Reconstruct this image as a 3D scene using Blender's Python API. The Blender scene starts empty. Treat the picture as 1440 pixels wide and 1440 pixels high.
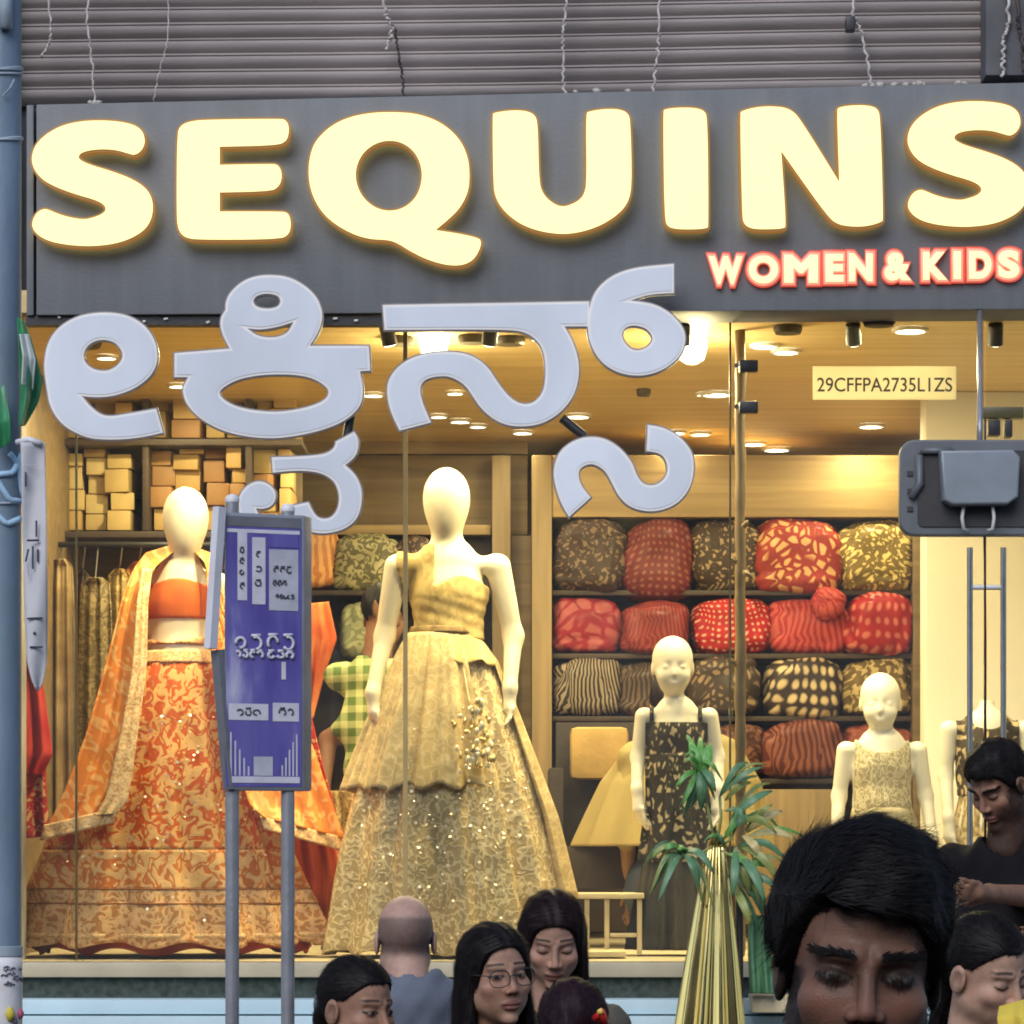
import bpy, bmesh, math, random
import numpy as np
from mathutils import Vector, Matrix, Euler

rnd = random.Random(7)
rng = np.random.default_rng(7)
R = math.radians
scene = bpy.context.scene
COL = scene.collection

# ---------------------------------------------------------------- camera
F = 4680.0          # focal length in photograph pixels (1440 wide)
ZC = 1.72           # eye height of the photographer
HOR = 1210.0        # row of the horizon
cam_d = bpy.data.cameras.new('camera')
cam = bpy.data.objects.new('camera', cam_d); COL.objects.link(cam)
cam.location = (0, 0, ZC); cam.rotation_euler = (R(90), 0, 0)
cam_d.sensor_width = 36.0; cam_d.lens = 36.0 * F / 1440.0
cam_d.shift_y = (HOR - 720.0) / 1440.0
cam_d.clip_start = 0.1; cam_d.clip_end = 2000.0
scene.camera = cam

# ---------------------------------------------------------------- sky, sun, exposure
SUN_EL, SUN_AZ = R(38), R(200)
world = bpy.data.worlds.new('World'); scene.world = world; world.use_nodes = True
wn = world.node_tree
sky = wn.nodes.new('ShaderNodeTexSky'); sky.sky_type = 'NISHITA'; sky.sun_disc = False
sky.sun_elevation = SUN_EL; sky.sun_rotation = SUN_AZ; sky.air_density = 1.0; sky.dust_density = 1.5; sky.ozone_density = 3.0
bg = wn.nodes['Background']; wn.links.new(sky.outputs[0], bg.inputs[0]); bg.inputs[1].default_value = 0.15
sun_d = bpy.data.lights.new('sun', 'SUN'); sun_d.energy = 1.5; sun_d.angle = R(40); sun_d.color = (1.0, 0.98, 0.96)
sun = bpy.data.objects.new('sun', sun_d); COL.objects.link(sun)
# Nishita: azimuth measured from +Y clockwise towards +X
sd = Vector((math.sin(SUN_AZ) * math.cos(SUN_EL), math.cos(SUN_AZ) * math.cos(SUN_EL), math.sin(SUN_EL)))
sun.rotation_euler = (-sd).to_track_quat('-Z', 'Y').to_euler(); sun.location = sd * 30
vs = scene.view_settings
vs.view_transform = 'Standard'; vs.look = 'None'; vs.exposure = 0.2; vs.gamma = 1.0; vs.use_curve_mapping = False
cy = scene.cycles
cy.use_denoising = True; cy.max_bounces = 6; cy.diffuse_bounces = 3; cy.glossy_bounces = 3; cy.transparent_max_bounces = 16
cy.transmission_bounces = 4; cy.caustics_reflective = False; cy.caustics_refractive = False; cy.sample_clamp_indirect = 6.0
cy.filter_width = 1.9; cy.use_adaptive_sampling = True; cy.adaptive_threshold = 0.02
WARM = (1.0, 0.81, 0.43)
LAMP_W = 11.0

# ---------------------------------------------------------------- placing helpers
def P(px, py, d):
    return Vector(((px - 720.0) * d / F, d, ZC + (HOR - py) * d / F))
def M_(px, d): return px * d / F

# ---------------------------------------------------------------- materials
MATS = {}
def nd(t, typ, **kw):
    n = t.nodes.new(typ)
    for k, v in kw.items(): setattr(n, k, v)
    return n
def ramp(t, src, stops, interp='LINEAR'):
    r = t.nodes.new('ShaderNodeValToRGB'); r.color_ramp.interpolation = interp
    el = r.color_ramp.elements
    while len(el) < len(stops): el.new(0.5)
    for e, (p, c) in zip(el, stops):
        e.position = p; e.color = (*c[:3], 1)
    t.links.new(src, r.inputs[0]); return r
def coord(t, kind, scale=(1, 1, 1), rot=(0, 0, 0)):
    tc = t.nodes.new('ShaderNodeTexCoord'); mp = t.nodes.new('ShaderNodeMapping')
    mp.inputs['Scale'].default_value = scale; mp.inputs['Rotation'].default_value = rot
    t.links.new(tc.outputs[kind], mp.inputs[0]); return mp.outputs[0]
def base(name):
    m = bpy.data.materials.new(name); m.use_nodes = True
    t = m.node_tree; b = t.nodes['Principled BSDF']; return m, t, b
def mixc(t, fac, a, b):
    n = nd(t, 'ShaderNodeMix', data_type='RGBA')
    for s, v in ((n.inputs[0], fac), (n.inputs[6], a), (n.inputs[7], b)):
        if isinstance(v, (int, float)): s.default_value = v
        elif isinstance(v, tuple): s.default_value = (*v[:3], 1)
        else: t.links.new(v, s)
    return n.outputs[2]
def mat(name, col, rough=0.6, metal=0.0, var=0.15, scale=8.0, bump=0.1, stretch=(1, 1, 1), kind='Object', detail=5, spec=0.5, bscale=None, sheen=0.0):
    """plain surface with soft colour variation and fine relief"""
    if name in MATS: return MATS[name]
    m, t, b = base(name)
    co = coord(t, kind, stretch)
    n = nd(t, 'ShaderNodeTexNoise'); n.inputs['Scale'].default_value = scale; n.inputs['Detail'].default_value = detail
    t.links.new(co, n.inputs[0])
    lo = tuple(max(0, c * (1 - var)) for c in col); hi = tuple(min(1, c * (1 + var)) for c in col)
    r = ramp(t, n.outputs[0], [(0.3, lo), (0.7, hi)])
    t.links.new(r.outputs[0], b.inputs['Base Color'])
    b.inputs['Roughness'].default_value = rough; b.inputs['Metallic'].default_value = metal
    b.inputs['Specular IOR Level'].default_value = spec
    if sheen: b.inputs['Sheen Weight'].default_value = sheen
    if bump:
        n2 = nd(t, 'ShaderNodeTexNoise'); n2.inputs['Scale'].default_value = bscale or scale * 6; n2.inputs['Detail'].default_value = 3
        t.links.new(co, n2.inputs[0])
        bp = nd(t, 'ShaderNodeBump'); bp.inputs['Strength'].default_value = bump; bp.inputs['Distance'].default_value = 0.01
        t.links.new(n2.outputs[0], bp.inputs['Height']); t.links.new(bp.outputs[0], b.inputs['Normal'])
    MATS[name] = m; return m
def emit(name, col, strength, rough=0.4):
    if name in MATS: return MATS[name]
    m, t, b = base(name)
    b.inputs['Base Color'].default_value = (*[c * (.3 if strength else 1) for c in col], 1); b.inputs['Roughness'].default_value = rough
    b.inputs['Emission Color'].default_value = (*col, 1); b.inputs['Emission Strength'].default_value = strength
    MATS[name] = m; return m
def wood(name, c1, c2, axis=0, scale=3.0, rough=0.55):
    if name in MATS: return MATS[name]
    m, t, b = base(name)
    st = [14, 14, 14]; st[axis] = 0.8
    co = coord(t, 'Object', tuple(st))
    n = nd(t, 'ShaderNodeTexNoise'); n.inputs['Scale'].default_value = scale; n.inputs['Detail'].default_value = 6; n.inputs['Distortion'].default_value = 0.6
    t.links.new(co, n.inputs[0])
    r = ramp(t, n.outputs[0], [(0.3, c1), (0.52, tuple((a + q) / 2 for a, q in zip(c1, c2))), (0.7, c2)])
    t.links.new(r.outputs[0], b.inputs['Base Color']); b.inputs['Roughness'].default_value = rough
    bp = nd(t, 'ShaderNodeBump'); bp.inputs['Strength'].default_value = 0.15; bp.inputs['Distance'].default_value = 0.01
    t.links.new(n.outputs[0], bp.inputs['Height']); t.links.new(bp.outputs[0], b.inputs['Normal'])
    MATS[name] = m; return m
def fabric(name, c1, c2, kind='maze', scale=10.0, rough=0.75, k=3.0, thr=0.5, sparkle=0.0, uv='UV', c3=None, bump=0.3, aspect=(1, 1, 1), fold=0.0):
    """woven cloth with an embroidered or printed pattern: c1 ground, c2 figure"""
    if name in MATS: return MATS[name]
    m, t, b = base(name)
    co = coord(t, uv, tuple(scale * (1.9 if kind in ('maze', 'paisley') else 1) * a for a in aspect))
    if kind in ('maze', 'paisley'):
        n = nd(t, 'ShaderNodeTexNoise'); n.inputs['Scale'].default_value = 1.0; n.inputs['Detail'].default_value = 1.0; n.inputs['Distortion'].default_value = 0.35 if kind == 'maze' else 0.9
        t.links.new(co, n.inputs[0])
        mu = nd(t, 'ShaderNodeMath', operation='MULTIPLY'); mu.inputs[1].default_value = k * 2 * .62; t.links.new(n.outputs[0], mu.inputs[0])
        pp = nd(t, 'ShaderNodeMath', operation='PINGPONG'); pp.inputs[1].default_value = 0.5; t.links.new(mu.outputs[0], pp.inputs[0])
        md = nd(t, 'ShaderNodeMath', operation='MULTIPLY'); md.inputs[1].default_value = 2.0; t.links.new(pp.outputs[0], md.inputs[0]); val = md.outputs[0]
    elif kind == 'dots':
        n = nd(t, 'ShaderNodeTexVoronoi'); n.inputs['Scale'].default_value = 1.0; n.inputs['Randomness'].default_value = 0.12
        t.links.new(co, n.inputs[0])
        md = nd(t, 'ShaderNodeMath', operation='SUBTRACT'); md.inputs[0].default_value = 0.85; t.links.new(n.outputs[0], md.inputs[1]); val = md.outputs[0]
    elif kind == 'leafy':
        n = nd(t, 'ShaderNodeTexVoronoi', feature='DISTANCE_TO_EDGE'); n.inputs['Scale'].default_value = 1.0; n.inputs['Randomness'].default_value = 0.9
        t.links.new(co, n.inputs[0])
        md = nd(t, 'ShaderNodeMath', operation='MULTIPLY'); md.inputs[1].default_value = 2.6; t.links.new(n.outputs[0], md.inputs[0]); val = md.outputs[0]
    elif kind == 'stripe':
        n = nd(t, 'ShaderNodeTexWave'); n.inputs['Scale'].default_value = 1.0; n.inputs['Distortion'].default_value = 1.2; n.inputs['Detail'].default_value = 1; n.inputs['Detail Scale'].default_value = .5
        t.links.new(co, n.inputs[0]); val = n.outputs[1]
    elif kind == 'plaid':
        w1 = nd(t, 'ShaderNodeTexWave', bands_direction='X'); w2 = nd(t, 'ShaderNodeTexWave', bands_direction='Z')
        for w in (w1, w2): w.inputs['Scale'].default_value = 1.0; t.links.new(co, w.inputs[0])
        r1 = ramp(t, w1.outputs[1], [(.5, (0, 0, 0)), (.62, (1, 1, 1))]); r3 = ramp(t, w2.outputs[1], [(.5, (0, 0, 0)), (.62, (1, 1, 1))])
        ad = nd(t, 'ShaderNodeMath', operation='ADD'); t.links.new(r1.outputs[0], ad.inputs[0]); t.links.new(r3.outputs[0], ad.inputs[1])
        md = nd(t, 'ShaderNodeMath', operation='MULTIPLY'); md.inputs[1].default_value = 0.5; t.links.new(ad.outputs[0], md.inputs[0]); val = md.outputs[0]
    else:
        n = nd(t, 'ShaderNodeTexNoise'); n.inputs['Scale'].default_value = 1.0; n.inputs['Detail'].default_value = 6; t.links.new(co, n.inputs[0]); val = n.outputs[0]
    w = 0.5 if kind == 'plaid' else 0.10
    r = ramp(t, val, [(max(0, thr - w), c1), (min(1, thr + w), c2)])
    out = r.outputs[0]
    nv = nd(t, 'ShaderNodeTexNoise'); nv.inputs['Scale'].default_value = 0.45; nv.inputs['Detail'].default_value = 4; t.links.new(co, nv.inputs[0])
    rv = ramp(t, nv.outputs[0], [(0.3, (0.72, 0.72, 0.72)), (0.7, (1.15, 1.15, 1.15))])
    mm = nd(t, 'ShaderNodeMix', data_type='RGBA', blend_type='MULTIPLY'); mm.inputs[0].default_value = 1.0
    t.links.new(out, mm.inputs[6]); t.links.new(rv.outputs[0], mm.inputs[7]); out = mm.outputs[2]
    rsock = None
    if sparkle:
        v = nd(t, 'ShaderNodeTexVoronoi'); v.inputs['Scale'].default_value = 5.0; t.links.new(co, v.inputs[0])
        rs = ramp(t, v.outputs[0], [(sparkle * 0.7, (1, 1, 1)), (sparkle, (0, 0, 0))])
        out = mixc(t, rs.outputs[0], out, c3 or (0.95, 0.85, 0.6))
        inv = nd(t, 'ShaderNodeMath', operation='MULTIPLY_ADD'); inv.inputs[1].default_value = -0.55; inv.inputs[2].default_value = rough
        t.links.new(rs.outputs[0], inv.inputs[0]); t.links.new(inv.outputs[0], b.inputs['Roughness'])
        mt = nd(t, 'ShaderNodeMath', operation='MULTIPLY'); mt.inputs[1].default_value = 0.8; t.links.new(rs.outputs[0], mt.inputs[0]); t.links.new(mt.outputs[0], b.inputs['Metallic'])
    else: b.inputs['Roughness'].default_value = rough
    t.links.new(out, b.inputs['Base Color'])
    b.inputs['Specular IOR Level'].default_value = 0.35
    bp = nd(t, 'ShaderNodeBump'); bp.inputs['Strength'].default_value = bump * .6; bp.inputs['Distance'].default_value = 0.004
    t.links.new(val, bp.inputs['Height']); t.links.new(bp.outputs[0], b.inputs['Normal'])
    MATS[name] = m; return m
def vcol_mat(name, rough=0.5, bump=0.1, bscale=250.0, sub=0.0):
    if name in MATS: return MATS[name]
    m, t, b = base(name)
    a = nd(t, 'ShaderNodeAttribute', attribute_name='Col')
    n = nd(t, 'ShaderNodeTexNoise'); n.inputs['Scale'].default_value = 60; n.inputs['Detail'].default_value = 5; t.links.new(coord(t, 'Object'), n.inputs[0])
    rv = ramp(t, n.outputs[0], [(0.3, (0.88, 0.86, 0.85)), (0.7, (1.08, 1.08, 1.08))])
    mm = nd(t, 'ShaderNodeMix', data_type='RGBA', blend_type='MULTIPLY'); mm.inputs[0].default_value = 1.0
    t.links.new(a.outputs[0], mm.inputs[6]); t.links.new(rv.outputs[0], mm.inputs[7])
    t.links.new(mm.outputs[2], b.inputs['Base Color']); b.inputs['Roughness'].default_value = rough; b.inputs['Specular IOR Level'].default_value = .22
    if sub: b.inputs['Subsurface Weight'].default_value = sub; b.inputs['Subsurface Radius'].default_value = (0.01, 0.004, 0.002); b.inputs['Subsurface Scale'].default_value = 0.6
    n2 = nd(t, 'ShaderNodeTexNoise'); n2.inputs['Scale'].default_value = bscale; t.links.new(coord(t, 'Object'), n2.inputs[0])
    bp = nd(t, 'ShaderNodeBump'); bp.inputs['Strength'].default_value = bump; bp.inputs['Distance'].default_value = 0.002
    t.links.new(n2.outputs[0], bp.inputs['Height']); t.links.new(bp.outputs[0], b.inputs['Normal'])
    MATS[name] = m; return m
def glass_mat(name, tint=(0.95, 0.98, 0.96), refl=1.0):
    m = bpy.data.materials.new(name); m.use_nodes = True; t = m.node_tree; t.nodes.clear()
    o = nd(t, 'ShaderNodeOutputMaterial'); tr = nd(t, 'ShaderNodeBsdfTransparent'); gl = nd(t, 'ShaderNodeBsdfGlossy'); mx = nd(t, 'ShaderNodeMixShader'); fr = nd(t, 'ShaderNodeFresnel')
    tr.inputs[0].default_value = (*tint, 1); gl.inputs['Roughness'].default_value = 0.02; fr.inputs[0].default_value = 1.45
    mu = nd(t, 'ShaderNodeMath', operation='MULTIPLY'); mu.inputs[1].default_value = refl; t.links.new(fr.outputs[0], mu.inputs[0])
    t.links.new(mu.outputs[0], mx.inputs[0]); t.links.new(tr.outputs[0], mx.inputs[1]); t.links.new(gl.outputs[0], mx.inputs[2])
    df = nd(t, 'ShaderNodeBsdfDiffuse'); df.inputs[0].default_value = (.7, .7, .68, 1); m2 = nd(t, 'ShaderNodeMixShader')  # pale veil: dust, plus painted haze standing in for hazy reflections
    dn = nd(t, 'ShaderNodeTexNoise'); dn.inputs['Scale'].default_value = 1.6; dn.inputs['Detail'].default_value = 6; t.links.new(coord(t, 'Object', (1, 1, .35)), dn.inputs[0])
    dr = ramp(t, dn.outputs[0], [(.35, (.008, .008, .008)), (.75, (.05, .05, .05))]); t.links.new(dr.outputs[0], m2.inputs[0])
    t.links.new(mx.outputs[0], m2.inputs[1]); t.links.new(df.outputs[0], m2.inputs[2]); t.links.new(m2.outputs[0], o.inputs[0])
    MATS[name] = m; return m

# ---------------------------------------------------------------- objects
def link_mesh(name, me, parent=None):
    o = bpy.data.objects.new(name, me); COL.objects.link(o)
    if parent is not None: o.parent = parent
    return o
def loc_of(parent):
    v = Vector((0, 0, 0))
    while parent is not None: v = v + parent.location; parent = parent.parent
    return v
def tag(o, label=None, cat=None, group=None, kind=None):
    if label: o['label'] = label
    if cat: o['category'] = cat
    if group: o['group'] = group
    if kind: o['kind'] = kind
    return o
def thing(name, label, cat, loc, group=None):
    o = bpy.data.objects.new(name, None); o.empty_display_size = 0.1; COL.objects.link(o); o.location = loc
    return tag(o, label, cat, group)
def finish(me, m, smooth=True, auto=None):
    me.validate()
    if isinstance(m, str): m = MATS[m]
    if m is not None and not len(me.materials): me.materials.append(m)
    if smooth:
        me.polygons.foreach_set('use_smooth', [True] * len(me.polygons))
        if auto is not None: me.set_sharp_from_angle(angle=R(auto))
    me.update()
class MB:
    """collects faces in world coordinates and links them as one mesh"""
    def __init__(s): s.v = []; s.f = []; s.uv = []; s.mi = []
    def add(s, vs, fs, uvs=None, mi=0):
        k = len(s.v); s.v += [tuple(v) for v in vs]
        for q, f in enumerate(fs):
            s.f.append([i + k for i in f]); s.mi.append(mi)
            s.uv.append([uvs[i] for i in f] if uvs is not None else [(0, 0)] * len(f))
        return s
    def box(s, a, b, mi=0):
        x0, y0, z0 = [min(p, q) for p, q in zip(a, b)]; x1, y1, z1 = [max(p, q) for p, q in zip(a, b)]
        v = [(x0, y0, z0), (x1, y0, z0), (x1, y1, z0), (x0, y1, z0), (x0, y0, z1), (x1, y0, z1), (x1, y1, z1), (x0, y1, z1)]
        return s.add(v, [(0, 3, 2, 1), (4, 5, 6, 7), (0, 1, 5, 4), (1, 2, 6, 5), (2, 3, 7, 6), (3, 0, 4, 7)], mi=mi)
    def boxpx(s, x0, y0, x1, y1, d, depth, mi=0):
        a = P(x0, y0, d); b = P(x1, y1, d); return s.box(a, (b.x, d + depth, b.z), mi)
    def tube(s, pts, r, n=8, cap=True, mi=0):
        pts = [Vector(p) for p in pts]; rs = r if isinstance(r, (list, tuple)) else [r] * len(pts)
        vs, fs = [], []
        up = Vector((0, 0, 1))
        prev = None
        for i, p in enumerate(pts):
            t = (pts[min(i + 1, len(pts) - 1)] - pts[max(i - 1, 0)]).normalized()
            a = prev if prev is not None else (up if abs(t.dot(up)) < 0.9 else Vector((1, 0, 0)))
            a = (a - t * a.dot(t)).normalized(); b = t.cross(a); prev = a
            for k in range(n):
                an = 2 * math.pi * k / n
                vs.append(p + (a * math.cos(an) + b * math.sin(an)) * rs[i])
        for i in range(len(pts) - 1):
            for k in range(n):
                k2 = (k + 1) % n
                fs.append((i * n + k, i * n + k2, (i + 1) * n + k2, (i + 1) * n + k))
        if cap:
            fs.append(tuple(range(n))[::-1]); fs.append(tuple(range((len(pts) - 1) * n, len(pts) * n)))
        return s.add(vs, fs, mi=mi)
    def lathe(s, prof, c, n=24, flute=0, fa=0.0, mi=0, sx=1.0, sy=1.0):
        vs, fs, uv = [], [], []
        for i, (r, z) in enumerate(prof):
            for k in range(n + 1):
                an = 2 * math.pi * k / n
                rr = r * (1 + fa * math.cos(an * flute)) if flute else r
                vs.append((c[0] + rr * math.cos(an) * sx, c[1] + rr * math.sin(an) * sy, c[2] + z)); uv.append((k / n, i / max(1, len(prof) - 1)))
        for i in range(len(prof) - 1):
            for k in range(n):
                a = i * (n + 1) + k
                fs.append((a, a + 1, a + n + 2, a + n + 1))
        return s.add(vs, fs, uv, mi)
    def grid(s, rows, uvs=None, mi=0, closed=False):
        n = len(rows[0]); vs = [p for r in rows for p in r]; fs = []
        for i in range(len(rows) - 1):
            for k in range(n - 1): fs.append((i * n + k, i * n + k + 1, (i + 1) * n + k + 1, (i + 1) * n + k))
        u = [q for r in uvs for q in r] if uvs is not None else None
        return s.add(vs, fs, u, mi)
    def build(s, name, m, parent=None, smooth=False, auto=None, bevel=0.0, solid=0.0, weld=False):
        o = loc_of(parent)
        me = bpy.data.meshes.new(name)
        me.from_pydata([(v[0] - o.x, v[1] - o.y, v[2] - o.z) for v in s.v], [], s.f)
        uvl = me.uv_layers.new(name='UVMap')
        flat = [c for f in s.uv for q in f for c in q]
        if len(flat) == 2 * len(me.loops): uvl.data.foreach_set('uv', flat)
        ms = m if isinstance(m, (list, tuple)) else [m]
        for q in ms: me.materials.append(MATS[q] if isinstance(q, str) else q)
        if len(ms) > 1: me.polygons.foreach_set('material_index', s.mi)
        if weld or bevel:
            bm = bmesh.new(); bm.from_mesh(me)
            if weld: bmesh.ops.remove_doubles(bm, verts=bm.verts, dist=1e-5)
            if bevel:
                es = [e for e in bm.edges if len(e.link_faces) == 2 and e.calc_face_angle(0) > R(40)]
                bmesh.ops.bevel(bm, geom=es, offset=bevel, segments=2, affect='EDGES', profile=0.6, clamp_overlap=True)
            bm.to_mesh(me); bm.free()
        finish(me, None, smooth or bool(bevel), auto if auto is not None else (35 if bevel else None))
        ob = link_mesh(name, me, parent)
        if solid:
            md = ob.modifiers.new('thickness', 'SOLIDIFY'); md.thickness = solid; md.offset = 0
        return ob
def single(mb, name, m, label, cat, group=None, **kw):
    """a thing that is one mesh: origin moved to its base"""
    xs = np.array(mb.v); lo = xs.min(0); hi = xs.max(0); c = Vector(((lo[0] + hi[0]) / 2, (lo[1] + hi[1]) / 2, lo[2]))
    mb.v = [(v[0] - c.x, v[1] - c.y, v[2] - c.z) for v in mb.v]
    o = mb.build(name, m, None, **kw); o.location = c
    return tag(o, label, cat, group)

# ---------------------------------------------------------------- flat outlines (letters, glyphs)
def chaikin(pts, it=3):
    """closed outline; third value 1 keeps a sharp corner"""
    p = [(q[0], q[1], q[2] if len(q) > 2 else 0) for q in pts]
    for _ in range(it):
        out = []; n = len(p)
        for i in range(n):
            a, b = p[i], p[(i + 1) % n]
            if a[2]: out.append(a)
            if not a[2]: out.append((a[0] * .75 + b[0] * .25, a[1] * .75 + b[1] * .25, 0))
            if not b[2]: out.append((a[0] * .25 + b[0] * .75, a[1] * .25 + b[1] * .75, 0))
        p = out
    return [(q[0], q[1]) for q in p]
def outline_mesh(name, loops_world_xz, y, depth, m, parent, bevel=0.0, offset=0.0, mats=None):
    """extruded plate from outlines in the x-z plane, front face at y"""
    cu = bpy.data.curves.new(name, 'CURVE'); cu.dimensions = '2D'; cu.fill_mode = 'BOTH'
    cu.extrude = depth / 2; cu.bevel_depth = bevel; cu.bevel_resolution = 2; cu.offset = offset
    for lp in loops_world_xz:
        s = cu.splines.new('POLY'); s.points.add(len(lp) - 1); s.use_cyclic_u = True
        s.points.foreach_set('co', [c for q in lp for c in (q[0], q[1], 0, 1)])
    tmp = bpy.data.objects.new(name, cu); COL.objects.link(tmp)
    dg = bpy.context.evaluated_depsgraph_get(); me = bpy.data.meshes.new_from_object(tmp.evaluated_get(dg))
    bpy.data.objects.remove(tmp); bpy.data.curves.remove(cu)
    o = loc_of(parent)
    me.transform(Matrix.Translation(Vector((0, y + depth / 2, 0)) - o) @ Matrix.Rotation(R(90), 4, 'X'))
    me.name = name
    me.materials.clear()
    ms = mats or [m]
    for q in ms: me.materials.append(MATS[q])
    if len(ms) > 1:
        me.polygons.foreach_set('material_index', [(len(ms) - 1 if p.normal.y > 0 and len(ms) > 2 else 0) if abs(p.normal.y) > 0.6 else 1 for p in me.polygons])
    me.polygons.foreach_set('use_smooth', [True] * len(me.polygons)); me.set_sharp_from_angle(angle=R(40)); me.update()
    return link_mesh(name, me, parent)
def crop_pts(pts, ox, oy, sc): return [(ox + q[0] / sc, oy + q[1] / sc) + tuple(q[2:]) for q in pts]
def to_xz(pts, d):
    out = []
    for q in pts:
        w = P(q[0], q[1], d); out.append((w.x, w.z))
    return out
def text_mesh(name, body, px, py, hpx, d, depth, m, parent, wpx=None, bold=0.0, bevel=0.0, swell=0.0, rot=0.0, mats=None, shear=0.0):
    """lettering in the built-in face, lower left corner at px,py, cap height hpx"""
    cu = bpy.data.curves.new(name, 'FONT'); cu.body = body; cu.size = 1.0; cu.offset = bold; cu.extrude = 0.05; cu.fill_mode = 'BOTH'; cu.bevel_depth = swell; cu.bevel_resolution = 2
    tmp = bpy.data.objects.new(name, cu); COL.objects.link(tmp)
    dg = bpy.context.evaluated_depsgraph_get(); me = bpy.data.meshes.new_from_object(tmp.evaluated_get(dg))
    bpy.data.objects.remove(tmp); bpy.data.curves.remove(cu)
    v = np.empty(len(me.vertices) * 3); me.vertices.foreach_get('co', v); v = v.reshape(-1, 3)
    lo, hi = v.min(0), v.max(0)
    H = M_(hpx, d); s = H / (hi[1] - lo[1]); sx = M_(wpx, d) / (hi[0] - lo[0]) if wpx else s
    v[:, 0] = (v[:, 0] - lo[0]) * sx; v[:, 1] = (v[:, 1] - lo[1]) * s
    v[:, 2] = (v[:, 2] - lo[2]) / (hi[2] - lo[2]) * depth
    c, sn = math.cos(rot), math.sin(rot); x = v[:, 0] * c - v[:, 1] * sn; z = v[:, 0] * sn + v[:, 1] * c
    w = P(px, py, d); o = loc_of(parent)
    out = np.stack([x + w.x - o.x, d - v[:, 2] - o.y, z + w.z - o.z], 1)
    me.vertices.foreach_set('co', out.astype(np.float32).ravel()); me.name = name
    me.materials.clear(); 
    for q in (mats or [m]): me.materials.append(MATS[q])
    me.update(); return link_mesh(name, me, parent)
# ================================================================= SETTING
mat('asphalt', (0.06, 0.06, 0.062), 0.9, scale=3, bump=0.4, bscale=120)
mat('paving', (0.22, 0.21, 0.2), 0.85, scale=2, bump=0.3)
mat('wall_paint', (0.33, 0.32, 0.32), 0.85, scale=2.2, var=0.25, bump=0.25)
mat('dark_wall', (0.10, 0.10, 0.11), 0.8, scale=4, var=0.3)
mat('pale_ledge', (0.50, 0.66, 0.72), 0.55, scale=4, var=0.08, bump=0.05)
mat('dark_granite', (0.055, 0.07, 0.06), 0.25, scale=40, var=0.4, bump=0.05)
mat('floor_tile', (0.50, 0.43, 0.29), 0.45, scale=6, var=0.15)
wood('ceiling_wood', (0.58, 0.42, 0.185), (0.76, 0.58, 0.29), axis=0, scale=1.1, rough=0.45)
wood('panel_wood', (0.12, 0.078, 0.033), (0.22, 0.15, 0.068), axis=0, scale=1.6)
wood('header_wood', (0.25, 0.165, 0.07), (0.40, 0.28, 0.125), axis=0, scale=1.3)
wood('post_wood', (0.19, 0.13, 0.058), (0.30, 0.21, 0.10), axis=2, scale=1.4)
mat('cream_wall', (0.76, 0.71, 0.58), 0.6, scale=1.5, var=0.05, bump=0.02)
mat('shelf_dark', (0.045, 0.028, 0.018), 0.6, scale=6, var=0.3)
mat('black_metal', (0.02, 0.02, 0.022), 0.45, scale=10, var=0.3)
mat('steel', (0.5, 0.5, 0.5), 0.28, metal=1.0, scale=20, var=0.1, bump=0.02)
mat('grey_post', (0.30, 0.31, 0.34), 0.4, metal=0.5, scale=12, var=0.15)
mat('string', (0.5, 0.45, 0.4), 0.8)
glass_mat('shop_glass', (0.95, 0.97, 0.95), 1.0)

g = MB(); g.box((-150, -150, -0.3), (150, 300, 0.0)); o = g.build('street', 'asphalt'); tag(o, kind='structure')
g = MB(); g.box((-20, 8.6, 0.004), (20, 11.0, 0.14)); o = g.build('pavement', 'paving', bevel=0.015); tag(o, kind='structure')

# the far side of the street, behind the photographer
mat('far_wall', (.36, .33, .30), .9, scale=1, var=.25); mat('far_glass', (.03, .035, .04), .15)
for (xa, xb, hh) in ((-26, -9.2, 7.9), (-9, 5.5, 7.5), (5.7, 24, 8.3)):
    ob_ = thing('opposite_building', {-26: 'brown building across the street beside a lower block', -9: 'lowest brown building across the street facing the shop', 5.7: 'tallest brown building across the street'}[xa], 'building', ((xa + xb) / 2, -8, 0))
    m = MB(); m.box((xa, -16, 0), (xb, -8, hh)); m.build('wall', 'far_wall', ob_)
    for zz_ in (1.0, 3.6):
        x = xa + 1.2
        while x + 1.6 < xb: m = MB(); m.box((x, -7.99, zz_), (x + 1.5, -7.93, zz_ + 1.7)); m.build('window', 'far_glass', ob_); x += 3.0
GY = 12.0                                   # plane of the shop glass
FLOOR = P(0, 1352, GY).z                    # display floor
CEIL = P(0, 446, GY).z
XL, XR = P(20, 0, GY).x, P(1960, 0, GY).x   # shop width
b = thing('shop_building', 'shop building with grey slatted upper wall and open lit ground floor', 'building', (0, 12, 0))
m = MB(); m.box((-9, 11.9, 0), (XL, 12.3, 7.5)); m.build('wall', 'wall_paint', b)
m = MB(); m.box((XR, 11.9, 0), (9, 12.3, 7.5)); m.build('wall', 'wall_paint', b)
m = MB(); m.box((XL, 12.06, P(0, 135, 12).z), (XR, 12.3, 7.5)); m.build('upper_wall', 'dark_wall', b)
m = MB(); m.box((XL, 12.06, CEIL + 0.09), (XR, 12.3, P(0, 136, 12).z - 0.002)); m.build('lintel', 'dark_wall', b)
m = MB(); m.box((XL - 0.1, 11.9, CEIL), (XR + .1, 17.0, CEIL + 0.08)); m.build('ceiling', 'ceiling_wood', b)
m = MB(); m.box((XL - 0.1, 12.0, FLOOR - 0.12), (XR + .1, 17.0, FLOOR)); m.build('floor', 'floor_tile', b)
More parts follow.
